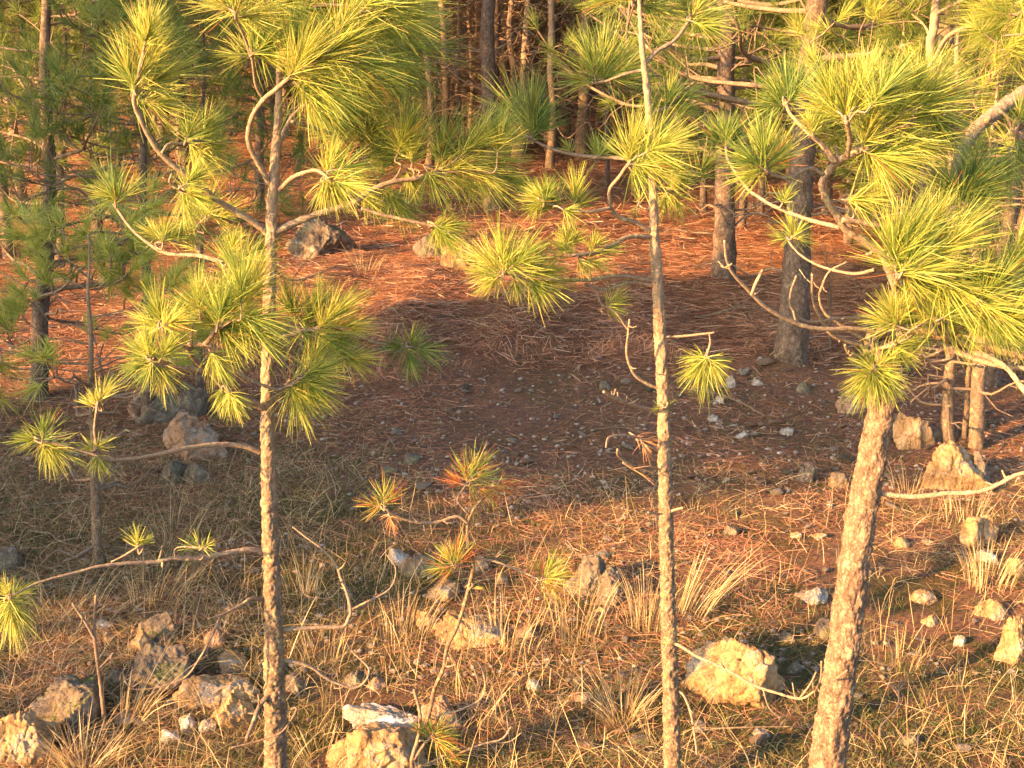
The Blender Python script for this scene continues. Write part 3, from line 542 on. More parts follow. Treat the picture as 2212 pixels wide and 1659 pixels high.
# ------------------------------------------------------------------ generated pines further off
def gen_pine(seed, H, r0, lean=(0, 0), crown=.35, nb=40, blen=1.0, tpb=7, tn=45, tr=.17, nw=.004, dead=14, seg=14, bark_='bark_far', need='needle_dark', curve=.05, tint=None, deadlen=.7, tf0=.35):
    rng = np.random.default_rng(seed)
    z = np.linspace(-.1, H, 14); wob = np.cumsum(rng.normal(0, curve * H / 14, (14, 2)), 0); wob -= wob[0]
    pts = np.stack([wob[:, 0] + lean[0] * z, wob[:, 1] + lean[1] * z, z], 1)
    rad = r0 * (1 - np.clip(z / H, 0, 1) * .85); rad[0] *= 1.25
    p, r = cat_rom(pts, rad, .05); tb = MB(); tb.tube(p, r, seg=seg, knob=.14, freq=22, seed=seed)
    def at(h): k = np.argmin(np.abs(p[:, 2] - h)); return p[k], r[k]
    bm_ = MB(); tp, td, trr = [], [], []
    for k in range(nb):
        f = (crown + (1 - crown) * ((k + rng.random()) / nb)); h = H * min(f, .985); a = rng.uniform(0, 2*math.pi)
        o, rr = at(h); L = blen * (1.05 - f) / (1.05 - crown) * rng.uniform(.7, 1.15) + .22
        d = np.array([math.cos(a), math.sin(a), 0]); q = [o]
        for j, (s_, up) in enumerate(((.3, .04), (.6, .10), (.85, .24), (1., .42))):
            q.append(o + d * L * s_ + np.array([*rng.normal(0, .06 * L, 2), L * up + rng.normal(0, .03 * L)]))
        b0 = min(.34 * rr, .012 + .016 * L); pp, rp = cat_rom(q, [b0, b0*.8, b0*.6, b0*.45, b0*.3], .07)
        bm_.tube(pp, rp, seg=5, knob=.2, freq=50, seed=k, cap=False)
        for j in range(tpb):
            s_ = tf0 + (1 - tf0) * ((j + .8) / tpb); i = min(len(pp) - 1, int(s_ * len(pp))); b = pp[i]
            dd = norm(d * rng.uniform(.2, 1) + rng.normal(0, .55, 3) + np.array([0, 0, .55])); l2 = L * .22 * rng.uniform(.3, 1.2) * (1 if j < tpb - 1 else 0)
            e = b + dd * l2
            if l2 > .05: bm_.tube([b, (b + e) / 2 + rng.normal(0, .01, 3), e], [.006, .005, .004], seg=4, cap=False)
            tp.append(e); td.append(dd); trr.append(tr * rng.uniform(.75, 1.15))
    tp.append(p[-1]); td.append(np.array([0, 0, 1.])); trr.append(tr)
    db = None
    if dead:
        db = MB()
        for k in range(dead):
            h = H * rng.uniform(.06, crown + .12); o, rr = at(h); a = rng.uniform(0, 2*math.pi); L = deadlen * rng.uniform(.4, 1.2)
            d = np.array([math.cos(a), math.sin(a), rng.uniform(-.25, .35)]); q = [o]
            for s_ in (.25, .5, .75, 1.): q.append(o + d * L * s_ + rng.normal(0, .07 * L, 3) + np.array([0, 0, .25 * L * s_ * s_ * rng.uniform(-.6, 1)]))
            pp, rp = cat_rom(q, [.012, .010, .008, .006, .004], .05); db.tube(pp, rp, seg=5, knob=.2, freq=60, cap=False)
            for _ in range(4):
                i = rng.integers(len(pp)//4, len(pp)); dd = norm(d + rng.normal(0, .8, 3)) * L * rng.uniform(.12, .4)
                b = pp[min(i, len(pp)-1)]; db.tube([b, b + dd * .5 + rng.normal(0, .012, 3), b + dd + rng.normal(0, .02, 3)], [.004, .003, .002], seg=4, cap=False)
    V, F, A = tuft_strips(np.array(tp), np.array(td), np.array(trr), tn, rng, w=nw, nseg=2, tint=tint)
    return dict(trunk=tb, branches=bm_, dead=db, fol=(V, F, A), bark=bark_, need=need)
def place(g, name, x, y, label, group=None, rot=0, cat='tree'):
    root = empty(name, (x, y, float(ground(x, y)))); root.rotation_euler = (0, 0, rot); tag(root, label, cat, group)
    g['trunk'].build('trunk', M[g['bark']], root)
    g['branches'].build('branches', M['twig_dead'], root)
    if g['dead']: g['dead'].build('dead_branches', M['twig_dead'], root)
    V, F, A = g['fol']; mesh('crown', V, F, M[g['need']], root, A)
    return root
def copy_thing(src, loc, rot, sc, label, group):
    r = src.copy(); C.objects.link(r); r.location = loc; r.rotation_euler = (0, 0, rot); r.scale = (sc, sc, sc)
    r['label'] = label; r['group'] = group
    for ch in list(src.children):
        c = ch.copy(); C.objects.link(c); c.parent = r
    return r
def gb(u, v):  return G(u, v)
def W(wpx, q): return wpx / FPX * q[1] * 1.02 / 2

NG = 'pines standing round the clearing'
q = gb(80, 862); place(gen_pine(101, 4.2, W(40, q), (.10, 0), .14, 40, .85, 5, 50, .14, .0030, 16), 'pine_tree', q[0], q[1], 'dark straight pine trunk at the far left edge with shaded clumps all the way up', NG)
q = gb(210, 1212); place(gen_pine(102, 1.6, W(26, q), (.04, 0), .46, 30, .42, 5, 75, .12, .0030, 12, bark_='bark', need='needle', deadlen=.4, tf0=.5), 'pine_tree', q[0], q[1], 'shaded young pine at left whose pointed top ends below the sunlit limbs', NG)
q = gb(318, 903); place(gen_pine(103, 3.4, W(28, q), (.08, 0), .33, 34, .7, 6, 60, .17, .0034, 12), 'pine_tree', q[0], q[1], 'shaded pine just behind the dark rocks at left, its trunk beside the round boulder', NG)
q = gb(435, 885); place(gen_pine(104, 2.8, W(18, q), (.03, 0), .42, 26, .6, 6, 60, .16, .0034, 6), 'pine_tree', q[0], q[1], 'thin pine rising behind the right end of the dark boulder cluster', NG)
q = gb(125, 560); place(gen_pine(105, 4.6, W(16, q), (.07, 0), .2, 36, .9, 5, 50, .19, .005, 16), 'pine_tree', q[0], q[1], 'slim pine behind the dark left-edge trunk, standing on the orange slope', NG)
q = gb(560, 455); place(gen_pine(106, 6, W(22, q), (.02, 0), .3, 46, 1.3, 6, 45, .22, .007, 20), 'pine_tree', q[0], q[1], 'dark pine behind the upper trunk of the left young pine', NG)
q = gb(1066, 452); place(gen_pine(107, 7.5, W(40, q), (.0, 0), .62, 36, 1.5, 6, 45, .22, .007, 26, deadlen=1.0), 'pine_tree', q[0], q[1], 'dark thick pine trunk behind the middle of the far clearing', NG)
q = gb(1185, 366); place(gen_pine(108, 7, W(19, q), (.0, 0), .6, 26, 1.2, 6, 45, .24, .008, 26, bark_='bark', deadlen=1.1), 'pine_tree', q[0], q[1], 'thin sunlit orange pine at the back of the clearing', NG)
q = gb(1255, 345); place(gen_pine(109, 7, W(30, q), (.02, 0), .36, 36, 1.5, 6, 45, .24, .008, 20, bark_='bark', deadlen=1.1), 'pine_tree', q[0], q[1], 'sunlit thicker pine right of the thin orange one, dark crown above', NG)
q = gb(1308, 402); place(gen_pine(110, 4.5, W(13, q), (.0, 0), .55, 22, .9, 5, 40, .2, .006, 16), 'pine_tree', q[0], q[1], 'very thin dark pine stem in front of the sunlit pair', NG)
q = gb(1562, 602); place(gen_pine(111, 6.2, W(50, q), (-.02, 0), .23, 60, 1.35, 7, 55, .19, .0045, 26, deadlen=.9), 'pine_tree', q[0], q[1], 'stout pine with grey-brown trunk and bare low twigs at right of the clearing', NG)
q = gb(1708, 775); place(gen_pine(112, 6.5, W(66, q), (.06, 0), .25, 58, 1.3, 7, 55, .19, .004, 14, deadlen=.8), 'pine_tree', q[0], q[1], 'large shaded pine leaning right with purple-grey bark and flared foot', NG)
q = gb(1975, 735); place(gen_pine(113, 7.5, W(60, q), (.0, 0), .42, 50, 1.7, 7, 55, .19, .0045, 10, bark_='bark_big', seg=24), 'pine_tree', q[0], q[1], 'tall scaly pine behind the leaning tree, its upper trunk lit near the top edge', NG)
q = gb(1521, 462); place(gen_pine(114, 5, W(16, q), (.0, 0), .35, 36, 1.1, 6, 45, .2, .006, 14), 'pine_tree', q[0], q[1], 'slim dark pine left of the stout pine, far side of the clearing', NG)
YG = 'young lit stems beside the boulders'
q = gb(2050, 952); place(gen_pine(115, 3.4, W(28, q), (-.04, 0), .42, 24, .8, 6, 60, .17, .0034, 26, bark_='bark', need='needle', deadlen=.5), 'young_pine', q[0], q[1], 'lit young pine stem directly behind the upright block boulder, leaning left', YG)
q = gb(2078, 945); place(gen_pine(116, 3.0, W(13, q), (-.01, 0), .55, 14, .5, 5, 50, .15, .0034, 22, bark_='bark', deadlen=.4), 'young_pine', q[0], q[1], 'thinnest young pine stem, between the two thicker lit stems behind the boulder', YG)
q = gb(2035, 930); place(gen_pine(118, 2.6, W(18, q), (.02, 0), .6, 12, .5, 5, 50, .15, .0034, 8, deadlen=.4), 'young_pine', q[0], q[1], 'short dark stem tight against the left lit stem behind the boulder', YG)
q = gb(2141, 832); place(gen_pine(119, 5.5, W(34, q), (.02, 0), .45, 34, 1.2, 6, 50, .18, .004, 10), 'pine_tree', q[0], q[1], 'dark pine behind the young lit stems at the right edge', NG)
q = gb(1640, 470); place(gen_pine(120, 6, W(20, q), (.04, 0), .3, 44, 1.4, 6, 45, .21, .006, 14), 'pine_tree', q[0], q[1], 'bushy pine filling the gap between the stout pine and the large leaning pine', NG)
q = gb(2190, 650); place(gen_pine(121, 6, W(30, q), (.0, 0), .2, 50, 1.5, 7, 50, .2, .005, 10), 'pine_tree', q[0], q[1], 'dense dark green pine at the upper right edge', NG)
q = gb(240, 480); place(gen_pine(122, 5.5, W(22, q), (.03, 0), .22, 46, 1.3, 6, 45, .22, .006, 14), 'pine_tree', q[0], q[1], 'bushy dark pine in the back left between the two nearer trunks', NG)
q = gb(400, 470); place(gen_pine(123, 5.5, W(20, q), (.0, 0), .3, 42, 1.2, 6, 45, .22, .006, 14), 'pine_tree', q[0], q[1], 'green pine behind the left limb of the left young pine', NG)
# ---- the stand behind: individual copies of six kinds
rng = np.random.default_rng(7)
protos = []
kinds = [dict(H=8, r0=.10, crown=.16, nb=60, blen=1.8, tpb=8, tn=46, tr=.27, nw=.011, dead=20, deadlen=1.1),
         dict(H=9, r0=.12, crown=.5, nb=46, blen=1.7, tpb=7, tn=34, tr=.26, nw=.010, dead=60, deadlen=1.3),
         dict(H=7, r0=.07, crown=.6, nb=30, blen=1.1, tpb=6, tn=34, tr=.25, nw=.010, dead=90, deadlen=1.2, bark_='bark'),
         dict(H=8, r0=.09, crown=.55, nb=36, blen=1.4, tpb=6, tn=34, tr=.25, nw=.010, dead=100, deadlen=1.4, bark_='bark'),
         dict(H=6, r0=.07, crown=.12, nb=56, blen=1.6, tpb=8, tn=46, tr=.26, nw=.010, dead=10, deadlen=.9)]
FL = ['green bushy pine', 'tall dark-trunked pine', 'thin pale-stemmed bare-twigged pine', 'pale-barked pine full of dead branches', 'low bushy pine']
used = {}
def where_tree(x, y):
    u = CU + x / y * FPX
    if y < 20: return (', left side', ', right side')[u > CU] + ', before the stand'
    a = 'front row' if y < 26 else ('middle rows' if y < 38 else 'deepest rows')
    b = 'far left' if u < 450 else ('behind the left pine' if u < 850 else ('at the centre' if u < 1350 else ('behind the leaning tree' if u < 1800 else 'far right')))
    return ', ' + a + ', ' + b
def far(kd, x, y, sc):
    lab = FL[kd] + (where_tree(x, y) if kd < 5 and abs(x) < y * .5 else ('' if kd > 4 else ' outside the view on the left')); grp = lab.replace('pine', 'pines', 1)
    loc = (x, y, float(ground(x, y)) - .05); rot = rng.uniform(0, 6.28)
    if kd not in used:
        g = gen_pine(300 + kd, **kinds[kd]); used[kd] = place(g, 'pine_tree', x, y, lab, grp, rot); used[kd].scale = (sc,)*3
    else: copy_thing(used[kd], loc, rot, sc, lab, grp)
for row, (y0, n) in enumerate(((21, 12), (24, 17), (27, 20), (31, 24), (36, 26), (43, 28), (52, 30), (66, 30))):
    for k in range(n):
        y = y0 + rng.uniform(-1.8, 1.8) * (1 + row * .25); hw = y * .47
        x = -hw + 2 * hw * (k + rng.uniform(.1, .9)) / n
        u = CU + x / y * FPX
        if row < 2 and 1180 < u < 1420 and rng.random() < .5: continue
        if 780 < u < 1400: kd = int(rng.choice([1, 2, 3, 3, 2]))
        else: kd = int(rng.choice([0, 4, 1, 3, 3, 2]))
        far(kd, x, y, rng.uniform(.8, 1.15) * (1 + .012 * (y - 21)))
for k in range(46):
    y = 20.5 + 17 * rng.random() ** 1.3; u = rng.uniform(820, 1380)
    if y < 24 and 1200 < u: continue
    far(int(rng.choice([1, 2, 3, 3, 2])), (u - CU) / FPX * y, y, rng.uniform(.75, 1.1))
for (u, y, kd, sc) in ((20, 12.5, 0, .62), (215, 13.5, 0, .66), (-60, 18, 0, .8), (330, 19, 4, .8), (150, 18, 0, .85), (480, 20.5, 0, .75), (60, 15.5, 3, .75), (400, 16, 3, .7), (1500, 21, 4, 1.), (1600, 14, 4, .7), (1700, 18, 0, .85), (1830, 13, 4, .75), (2000, 12, 4, .75), (2180, 11, 4, .75), (1950, 16, 0, .9), (2250, 17, 0, .9), (1450, 17, 3, .8), (1780, 15, 4, .95), (1880, 18, 0, .9), (2100, 14, 0, .8), (2350, 12, 0, .8)):
    far(kd, (u - CU) / FPX * y, y, sc)
# ---- pines out of frame on the sunward side, which shade the clearing
OFF = 'pines on the sunward side outside the view'
def off(x, y, sc, kd=4):
    far(kd, x, y, sc)
kinds.append(dict(H=6, r0=.08, crown=.05, nb=80, blen=1.7, tpb=8, tn=50, tr=.26, nw=.013, dead=0)); FL.append('dense pine outside the view on the left')
for (x, y, sc) in ((-7.0, 2.2, .72), (-7.3, 3.3, .74), (-8.3, 2.2, .78), (-8.6, 2.7, .8), (-9.8, 1.5, .86), (-10, 2.4, .86), (-11.5, 1.1, .95)):
    far(5, x, y, sc)
kinds.append(dict(H=6.2, r0=.09, crown=.58, nb=60, blen=1.25, tpb=8, tn=50, tr=.26, nw=.013, dead=0)); FL.append('tall bare-stemmed pine outside the view on the left')
for (x, y, sc) in ((-10.4, -.3, .93), (-9.4, .6, .86)):
    far(6, x, y, sc)
for (x, y, kd, sc) in ((-5.6, 8.2, 2, .8), (-6.6, 9.6, 1, .8), (-7.4, 8.1, 1, .9), (-8.8, 10.4, 2, .9), (-6.9, 11.5, 1, .8), (-9.8, 12.5, 1, .9), (-8.4, 14., 2, .9), (-11, 9.2, 1, .9), (-12, 14.5, 1, .9)):
    far(kd, x, y, sc)

# ------------------------------------------------------------------ rocks
def icos(sub):
    import bmesh
    bm = bmesh.new(); bmesh.ops.create_icosphere(bm, subdivisions=sub, radius=1)
    V = np.array([v.co[:] for v in bm.verts]); F = np.array([[v.index for v in f.verts] for f in bm.faces]); bm.free(); return V, F
ICO = {k: icos(k) for k in (3, 4, 5, 6)}
def rock_mesh(seed, sub=5, planes=14, rough=.10, detail=.07):
    rng = np.random.default_rng(seed); V, F = ICO[sub]
    Pn = norm(rng.normal(size=(planes, 3))); Pd = rng.uniform(.62, 1.0, planes)
    dt = V @ Pn.T; r = np.min(np.where(dt > .05, Pd[None] / np.maximum(dt, .05), 9), 1); r = np.minimum(r, 1.25)
    Q = V * r[:, None]
    r2 = rough * fbm(Q * 1.6 + seed, 4, seed) + rough * .5 * (np.floor(fbm(Q * 2.2 + 9, 3, seed + 1) * 4) / 4) - detail * (1 - np.abs(fbm(Q * 3.5 + seed, 4, seed + 3)) * 4).clip(0, 1) + detail * .5 * fbm(Q * 11, 3, seed + 8)
    return Q * (1 + r2[:, None]), F
FOOT = []
def rock(u, v, w, h, label, mt='rock_tan', seed=0, rot=None, depth=.8, tilt=0, name='rock', yy=None, sub=5, planes=14, group=None, rough=.10, sink=.4):
    """u,v = centre of the stone as seen; its foot is found on the ground below"""
    q = G(u, min(v + h * .42, 1900)) if yy is None else np.array([*P(u, v, yy)[:2], float(ground(*P(u, v, yy)[:2]))])
    y = q[1]; wm = w / FPX * y / 2 * 1.2; hm = h / FPX * y / 2 * 1.25; c = P(u, v, y + wm * depth * .6)
    V, F = rock_mesh(seed, sub, planes, rough); e = np.abs(V).max(0); V = V / e
    V = V * np.array([wm, wm * depth, hm * (1 + sink)]); V[:, 2] -= hm * sink
    rz = math.radians(tilt); cR, sR = math.cos(rz), math.sin(rz)
    V = np.stack([V[:, 0] * cR - V[:, 2] * sR, V[:, 1], V[:, 0] * sR + V[:, 2] * cR], 1)
    gz = float(ground(c[0], c[1])); zz = max(c[2], gz + hm * .1); zz = min(zz, gz + hm * .95)
    foot = np.array([c[0], c[1], zz])
    FOOT.append((foot[0], foot[1], wm * .85, wm * depth * .85))
    o = mesh(name, V, F, M[mt], attr=None, smooth=True); o.location = foot; return tag(o, label, 'rock', group)
RK = [
 (710,517,150,85,'rock_grey','dark grey boulder with white lichen at the back, left of the lit pair'),
 (930,533,66,55,'rock_grey','small grey boulder at the back, touching the left of the knobbly tan one'),
 (993,548,88,84,'rock_tan','knobbly tan boulder at the back of the clearing, half lit'),
 (412,950,155,100,'rock_red','rounded reddish boulder in the shade left of the left pine trunk'),
 (375,1022,80,56,'rock_grey','low grey lichened rock in front of the reddish boulder, left piece'),
 (432,1022,60,60,'rock_grey','low grey lichened rock in front of the reddish boulder, right piece'),
 (300,868,62,80,'rock_red','pinkish rock left of the shaded trunk behind the reddish boulder'),
 (350,872,95,100,'rock_grey','dark rock between the two shaded trunks behind the reddish boulder'),
 (405,868,84,96,'rock_grey','pale-topped dark rock touching the thin shaded trunk'),
 (305,1390,60,60,'rock_tan','small lit yellow rock under a grey one in the lower left grass'),
 (338,1358,86,84,'rock_grey','grey lichened rock above the small lit yellow one at lower left'),
 (462,1385,46,64,'rock_red','upright pinkish stone at lower left beside the pine trunk'),
 (345,1448,160,130,'rock_grey','mossy dark rock above the lit slanting slab'),
 (498,1430,74,46,'rock_tan','small yellow rock at the upper end of the lit slab'),
 (440,1495,235,84,'rock_tan','long slanting lit slab beside the left pine trunk'),
 (508,1535,108,96,'rock_tan','bright yellow boulder against the left pine trunk, dark on its right'),
 (165,1525,190,120,'rock_grey','upper part of the ledge outcrop in the lower left corner, moss on top'),
 (45,1600,190,140,'rock_tan','lower part of the ledge outcrop in the lower left corner, pitted'),
 (368,1590,66,38,'rock_white','bright white flat stone below the lit slab'),
 (402,1562,50,42,'rock_white','small pale stone just above the bright white flat one'),
 (600,1440,46,34,'rock_grey','small dark stone hidden just behind the left pine trunk'),
 (250,1470,60,44,'rock_grey','dark stone at the left foot of the mossy rock'),
 (270,1555,54,34,'rock_red','brownish stone between the ledge outcrop and the lit slab'),
 (445,1570,44,30,'rock_pale','pale stone under the bright yellow boulder'),
 (640,1480,60,46,'rock_grey','shaded grey stone right of the left pine trunk near the bottom'),
 (1150,1480,44,26,'rock_pale','flat pale stone among stalks left of the reddish one'),
 (1380,1600,50,28,'rock_grey','grey stone at the bottom beside the thin pine foot'),
 (1640,1590,46,26,'rock_pale','flat pale stone below the big craggy boulder'),
 (1960,1600,54,32,'rock_grey','bluish grey stone in the dark grass at bottom right'),
 (2010,1340,40,28,'rock_tan','tan stone half sunk in litter right of the leaning trunk'),
 (1990,1290,60,30,'rock_tan','low crumbling tan stone above the half sunk one'),
 (225,1350,40,24,'rock_white','small flat white stone in the shaded grass at left'),
 (825,1562,200,84,'rock_white','white crusted flat rock at the bottom centre'),
 (800,1632,270,130,'rock_tan','blocky lit rock under the white crusted one at the bottom edge'),
 (768,1470,58,36,'rock_grey','rounded grey stone left of the pair near the curling dead branch'),
 (815,1480,52,34,'rock_red','reddish stone right of the pair near the curling dead branch'),
 (958,1548,96,78,'rock_red','shaded brown rock behind the scrubby seedling'),
 (925,1342,84,50,'rock_tan','lit yellowish rock left of the sapling stem in the dry stalks'),
 (1020,1362,175,72,'rock_tan','wide low pale rock right of the sapling stem in the dry stalks'),
 (950,1278,80,50,'rock_tan','small brown-lit rock under the sapling side tuft'),
 (1270,1250,104,96,'rock_grey','mossy grey rock in the centre right beyond the dry stalks'),
 (1325,1275,80,86,'rock_grey','dark rock leaning on the mossy one near the thin pine'),
 (1302,1318,46,26,'rock_tan','small tan stone at the foot of the mossy rock'),
 (1592,1452,225,150,'rock_tan','big craggy lit boulder between the thin pine and the leaning pine', 2),
 (1712,1442,40,30,'rock_grey','small grey stone right of the big cracked boulder'),
 (1970,928,88,100,'rock_tan','upright orange-lit boulder behind the leaning trunk', 4),
 (2055,1010,130,118,'rock_tan','square block boulder with white flecks right of the leaning trunk', 3),
 (2110,1020,50,80,'rock_grey','grey rock leaning on the right side of the square block boulder'),
 (2015,938,36,40,'rock_grey','pale stone wedged between the two lit boulders'),
 (2100,1155,60,72,'rock_tan','bright knobbly rock at the right edge, left lobe'),
 (2135,1148,56,66,'rock_tan','bright knobbly rock at the right edge, upper lobe'),
 (2130,1205,52,34,'rock_white','pale stone below the bright knobbly rock at the right edge'),
 (2195,1225,50,50,'rock_tan','tan rock on the right edge below the bright knobbly rock'),
 (2192,1392,80,110,'rock_tan','bright boulder cut by the right edge of the picture'),
 (2072,1386,30,26,'rock_white','small square pale stone in the lit grass at lower right'),
 (1750,1292,76,38,'rock_pale','pale jagged stone left of the leaning trunk'),
 (1780,1365,70,50,'rock_grey','flat grey rock just left of the leaning trunk'),
 (1700,1380,44,30,'rock_grey','low bluish-grey stone above the big cracked boulder'),
 (862,1205,60,38,'rock_white','pale pinkish stone left of the sapling in the shade'),
 (905,1225,84,56,'rock_grey','grey-blue rock behind the sapling side tuft'),
 (1040,1220,44,40,'rock_grey','grey stone just right of the sapling stem'),
 (1085,1250,28,28,'rock_tan','tiny tan stone below the sapling right branch'),
 (1740,1025,44,44,'rock_grey','pale round rock in the shaded ground left of the leaning trunk, left one'),
 (1808,1035,46,46,'rock_tan','brownish round rock beside the leaning trunk in the shade'),
 (1838,880,60,44,'rock_red','reddish rock behind the drooping needle ball on the leaning trunk'),
 (1530,780,26,18,'rock_pale','white stone just above the hanging needle ball'),
 (1578,825,20,34,'rock_pale','white stone right of the hanging needle ball'),
 (1635,828,30,18,'rock_pale','flat white stone in the shade before the large leaning pine'),
 (1730,838,36,26,'rock_grey','grey stone in the shade right of the flat white stone'),
 (1553,867,22,22,'rock_pale','pale stone below the hanging needle ball'),
 (1543,905,28,22,'rock_pale','square whitish stone right of the thin pine in the shade'),
 (1600,940,34,16,'rock_pale','long pale stone in the middle shade right of the thin pine'),
 (1700,930,34,24,'rock_pale','pale pinkish stone in the shade before the leaning trunk'),
 (888,992,36,30,'rock_grey','pale grey stone alone in the middle of the shaded clearing'),
 (840,1015,40,16,'rock_grey','flat grey stone left of the lone pale stone in the clearing'),
 (1305,833,26,18,'rock_grey','flat grey stone in the shaded clearing left of the thin pine'),
 (1140,1370,60,40,'rock_red','brown stone half hidden in dry stalks at the centre'),
 (1255,1510,50,26,'rock_red','reddish stone in the dark grass at bottom centre'),
 (1250,1470,40,20,'rock_grey','faint grey stone above the reddish one at bottom centre'),
 (2150,1320,80,50,'rock_tan','low tan mound stone near the right edge above the cut boulder'),
 (1870,1240,24,20,'rock_tan','small lit stone on the right side of the leaning trunk'),
 (1950,1175,40,28,'rock_tan','small lit stone in the grass right of the leaning trunk'),
 (2005,1170,30,22,'rock_grey','small bluish stone right of the lit one near the leaning trunk'),
 (1770,1160,34,18,'rock_tan','flat tan stone in the lit needles left of the leaning trunk'),
 (1720,1155,30,16,'rock_tan','small flat tan stone further left in the lit needles'),
 (1580,1150,34,26,'rock_grey','grey stone in needles right of the thin pine'),
 (1380,1145,26,18,'rock_grey','little grey stone left of the thin pine trunk'),
 (15,1215,60,60,'rock_grey','pale rock at the left edge in the shaded grass'),
 (230,610,40,26,'rock_grey','small dark stone on the orange slope at left'),
 (120,605,34,22,'rock_grey','dark stone behind the left-edge trunk'),
]
for k, (u, v, w, h, mt, lab, *ex) in enumerate(RK):
    big = w > 70; yy = None; sd = 500 + k * 7 + (7000 + 31 * ex[0] if ex else 0)
    rock(u, v, w, h, lab, mt, seed=sd, sub=6 if w > 70 else 5, planes=16 if big else 11, depth=.8, tilt={440: 19, 160: 24, 50: 20}.get(u, 0), rough=.24 if big else .16)
# small loose stones: copies of a few shapes
rng = np.random.default_rng(77)
base = []
LAB = {'rock_pale': 'small pale stone', 'rock_grey': 'small grey stone', 'rock_red': 'small pinkish stone'}
for k, mt in enumerate(('rock_pale', 'rock_grey', 'rock_red', 'rock_pale', 'rock_pale', 'rock_red')):
    V, F = rock_mesh(900 + k, 3, 9, .1); me = bpy.data.meshes.new('stone'); me.from_pydata((V * [1, .8, .6]).tolist(), [], F.tolist()); me.materials.append(M[mt]); base.append((me, mt))
cnt = 0
while cnt < 290:
    u = rng.uniform(-40, 2250); v = rng.uniform(760, 1640)
    dens = 1.0 if 790 < v < 1120 and u > 600 else .25
    if rng.random() > dens: continue
    q = G(u, v); me, mt = base[rng.integers(6)]; s_ = .012 + .026 * rng.random() ** 2.2 * (1.5 if rng.random() < .2 else 1)
    o = bpy.data.objects.new('stone', me); C.objects.link(o)
    o.location = (q[0], q[1], q[2] + s_ * .4); o.scale = (s_ * rng.uniform(.8, 1.4), s_, s_ * rng.uniform(.5, .9)); o.rotation_euler = (rng.uniform(-.3, .3), rng.uniform(-.3, .3), rng.uniform(0, 6.3))
    wh = ('left of the left pine' if u < 590 else 'between the left pine and the thin pine' if u < 1430 else 'between the thin and the leaning pine' if u < 1850 else 'right of the leaning pine')
    wh = LAB[mt] + (', near ground, ' if v > 1150 else ', shaded clearing, ') + wh
    tag(o, wh, 'stone', wh.replace('stone', 'stones', 1)); cnt += 1

# ------------------------------------------------------------------ litter and grass
def scatter(n, y0, y1, rng, power=1.0, hw=.47):
    y = y0 + (y1 - y0) * rng.random(n) ** power; x = (rng.random(n) * 2 - 1) * (hw * y + .5); return x, y
def keep_off(x, y):
    k = np.ones(len(x), bool)
    for fx, fy, a, b_ in FOOT: k &= ((x - fx) / a) ** 2 + ((y - fy) / b_) ** 2 > 1
    return k
def flat_litter(name, n, y0, y1, L, w, seed, thr=-.2, mt='litter', lift=.012, power=1.0, hw=.47, tilt=.12):
    rng = np.random.default_rng(seed); x, y = scatter(n, y0, y1, rng, power, hw)
    k = fbm(np.stack([x * 1.1, y * 1.1, 0 * x], -1), 3, 31) + rng.normal(0, .22, n) > thr; k &= keep_off(x, y); x, y = x[k], y[k]; N = len(x)
    z = ground(x, y) + rng.uniform(.0, lift, N); a = rng.uniform(0, 2*math.pi, N) 
    D = np.stack([np.cos(a), np.sin(a) , rng.normal(0, tilt, N)], 1)
    bend = norm(rng.normal(size=(N, 3))) * .25; bend[:, 2] = np.abs(bend[:, 2]) * .1
    V, F, A = strips(np.stack([x, y, z], 1), D, L * rng.uniform(.6, 1.15, N), w * rng.uniform(.7, 1.2, N), bend, rng, 3, None, .7, roll=np.stack([rng.normal(0, .4, N), rng.normal(0, .4, N), np.ones(N)], 1))
    g = ground(V[:, 0], V[:, 1]); V[:, 2] = np.maximum(V[:, 2], g + .002)
    return tag(mesh(name, V, F, M[mt], None, A), kind='stuff')
o = flat_litter('fallen_pine_needles', 80000, 3.3, 8.6, .12, .0026, 1, .0, power=1.0); tag(o, 'reddish fallen pine needles covering the near ground', 'pine litter')
o = flat_litter('fallen_pine_needles', 20000, 5.6, 9.2, .12, .0030, 21, -.3); tag(o, 'reddish fallen pine needles over the shaded clearing', 'pine litter')
def gravel(n, seed):
    rng = np.random.default_rng(seed); Vb, Fb = icos(1); Vb = Vb * 1.; vs, fs, at_ = [], [], []
    y = rng.uniform(4.6, 9.4, n); x = rng.uniform(-1, 1, n) * (.47 * y)
    k = fbm(np.stack([x * 1.3, y * 1.3, 0 * x], -1), 3, 71) + .5 * np.exp(-((y - 7.3) / 1.) ** 2) * (x > -1.6) > .12; x, y = x[k], y[k]; N = len(x)
    s_ = .004 + .013 * rng.random(N) ** 2.5; q = Vb[None] * (1 + .28 * rng.normal(size=(N, len(Vb), 1)).clip(-1, 1)) * s_[:, None, None] * np.stack([rng.uniform(.8, 1.5, N), rng.uniform(.8, 1.2, N), rng.uniform(.4, .9, N)], 1)[:, None]
    q = q + np.stack([x, y, ground(x, y) + s_ * .4], 1)[:, None]
    F = Fb[None] + (np.arange(N) * len(Vb))[:, None, None]
    return mesh('gravel', q.reshape(-1, 3), F.reshape(-1, 3).astype(np.int32), M['gravel'])
tag(gravel(7500, 77), 'fine gravel and crumbs of stone strewn over the shaded clearing', 'gravel', kind='stuff')
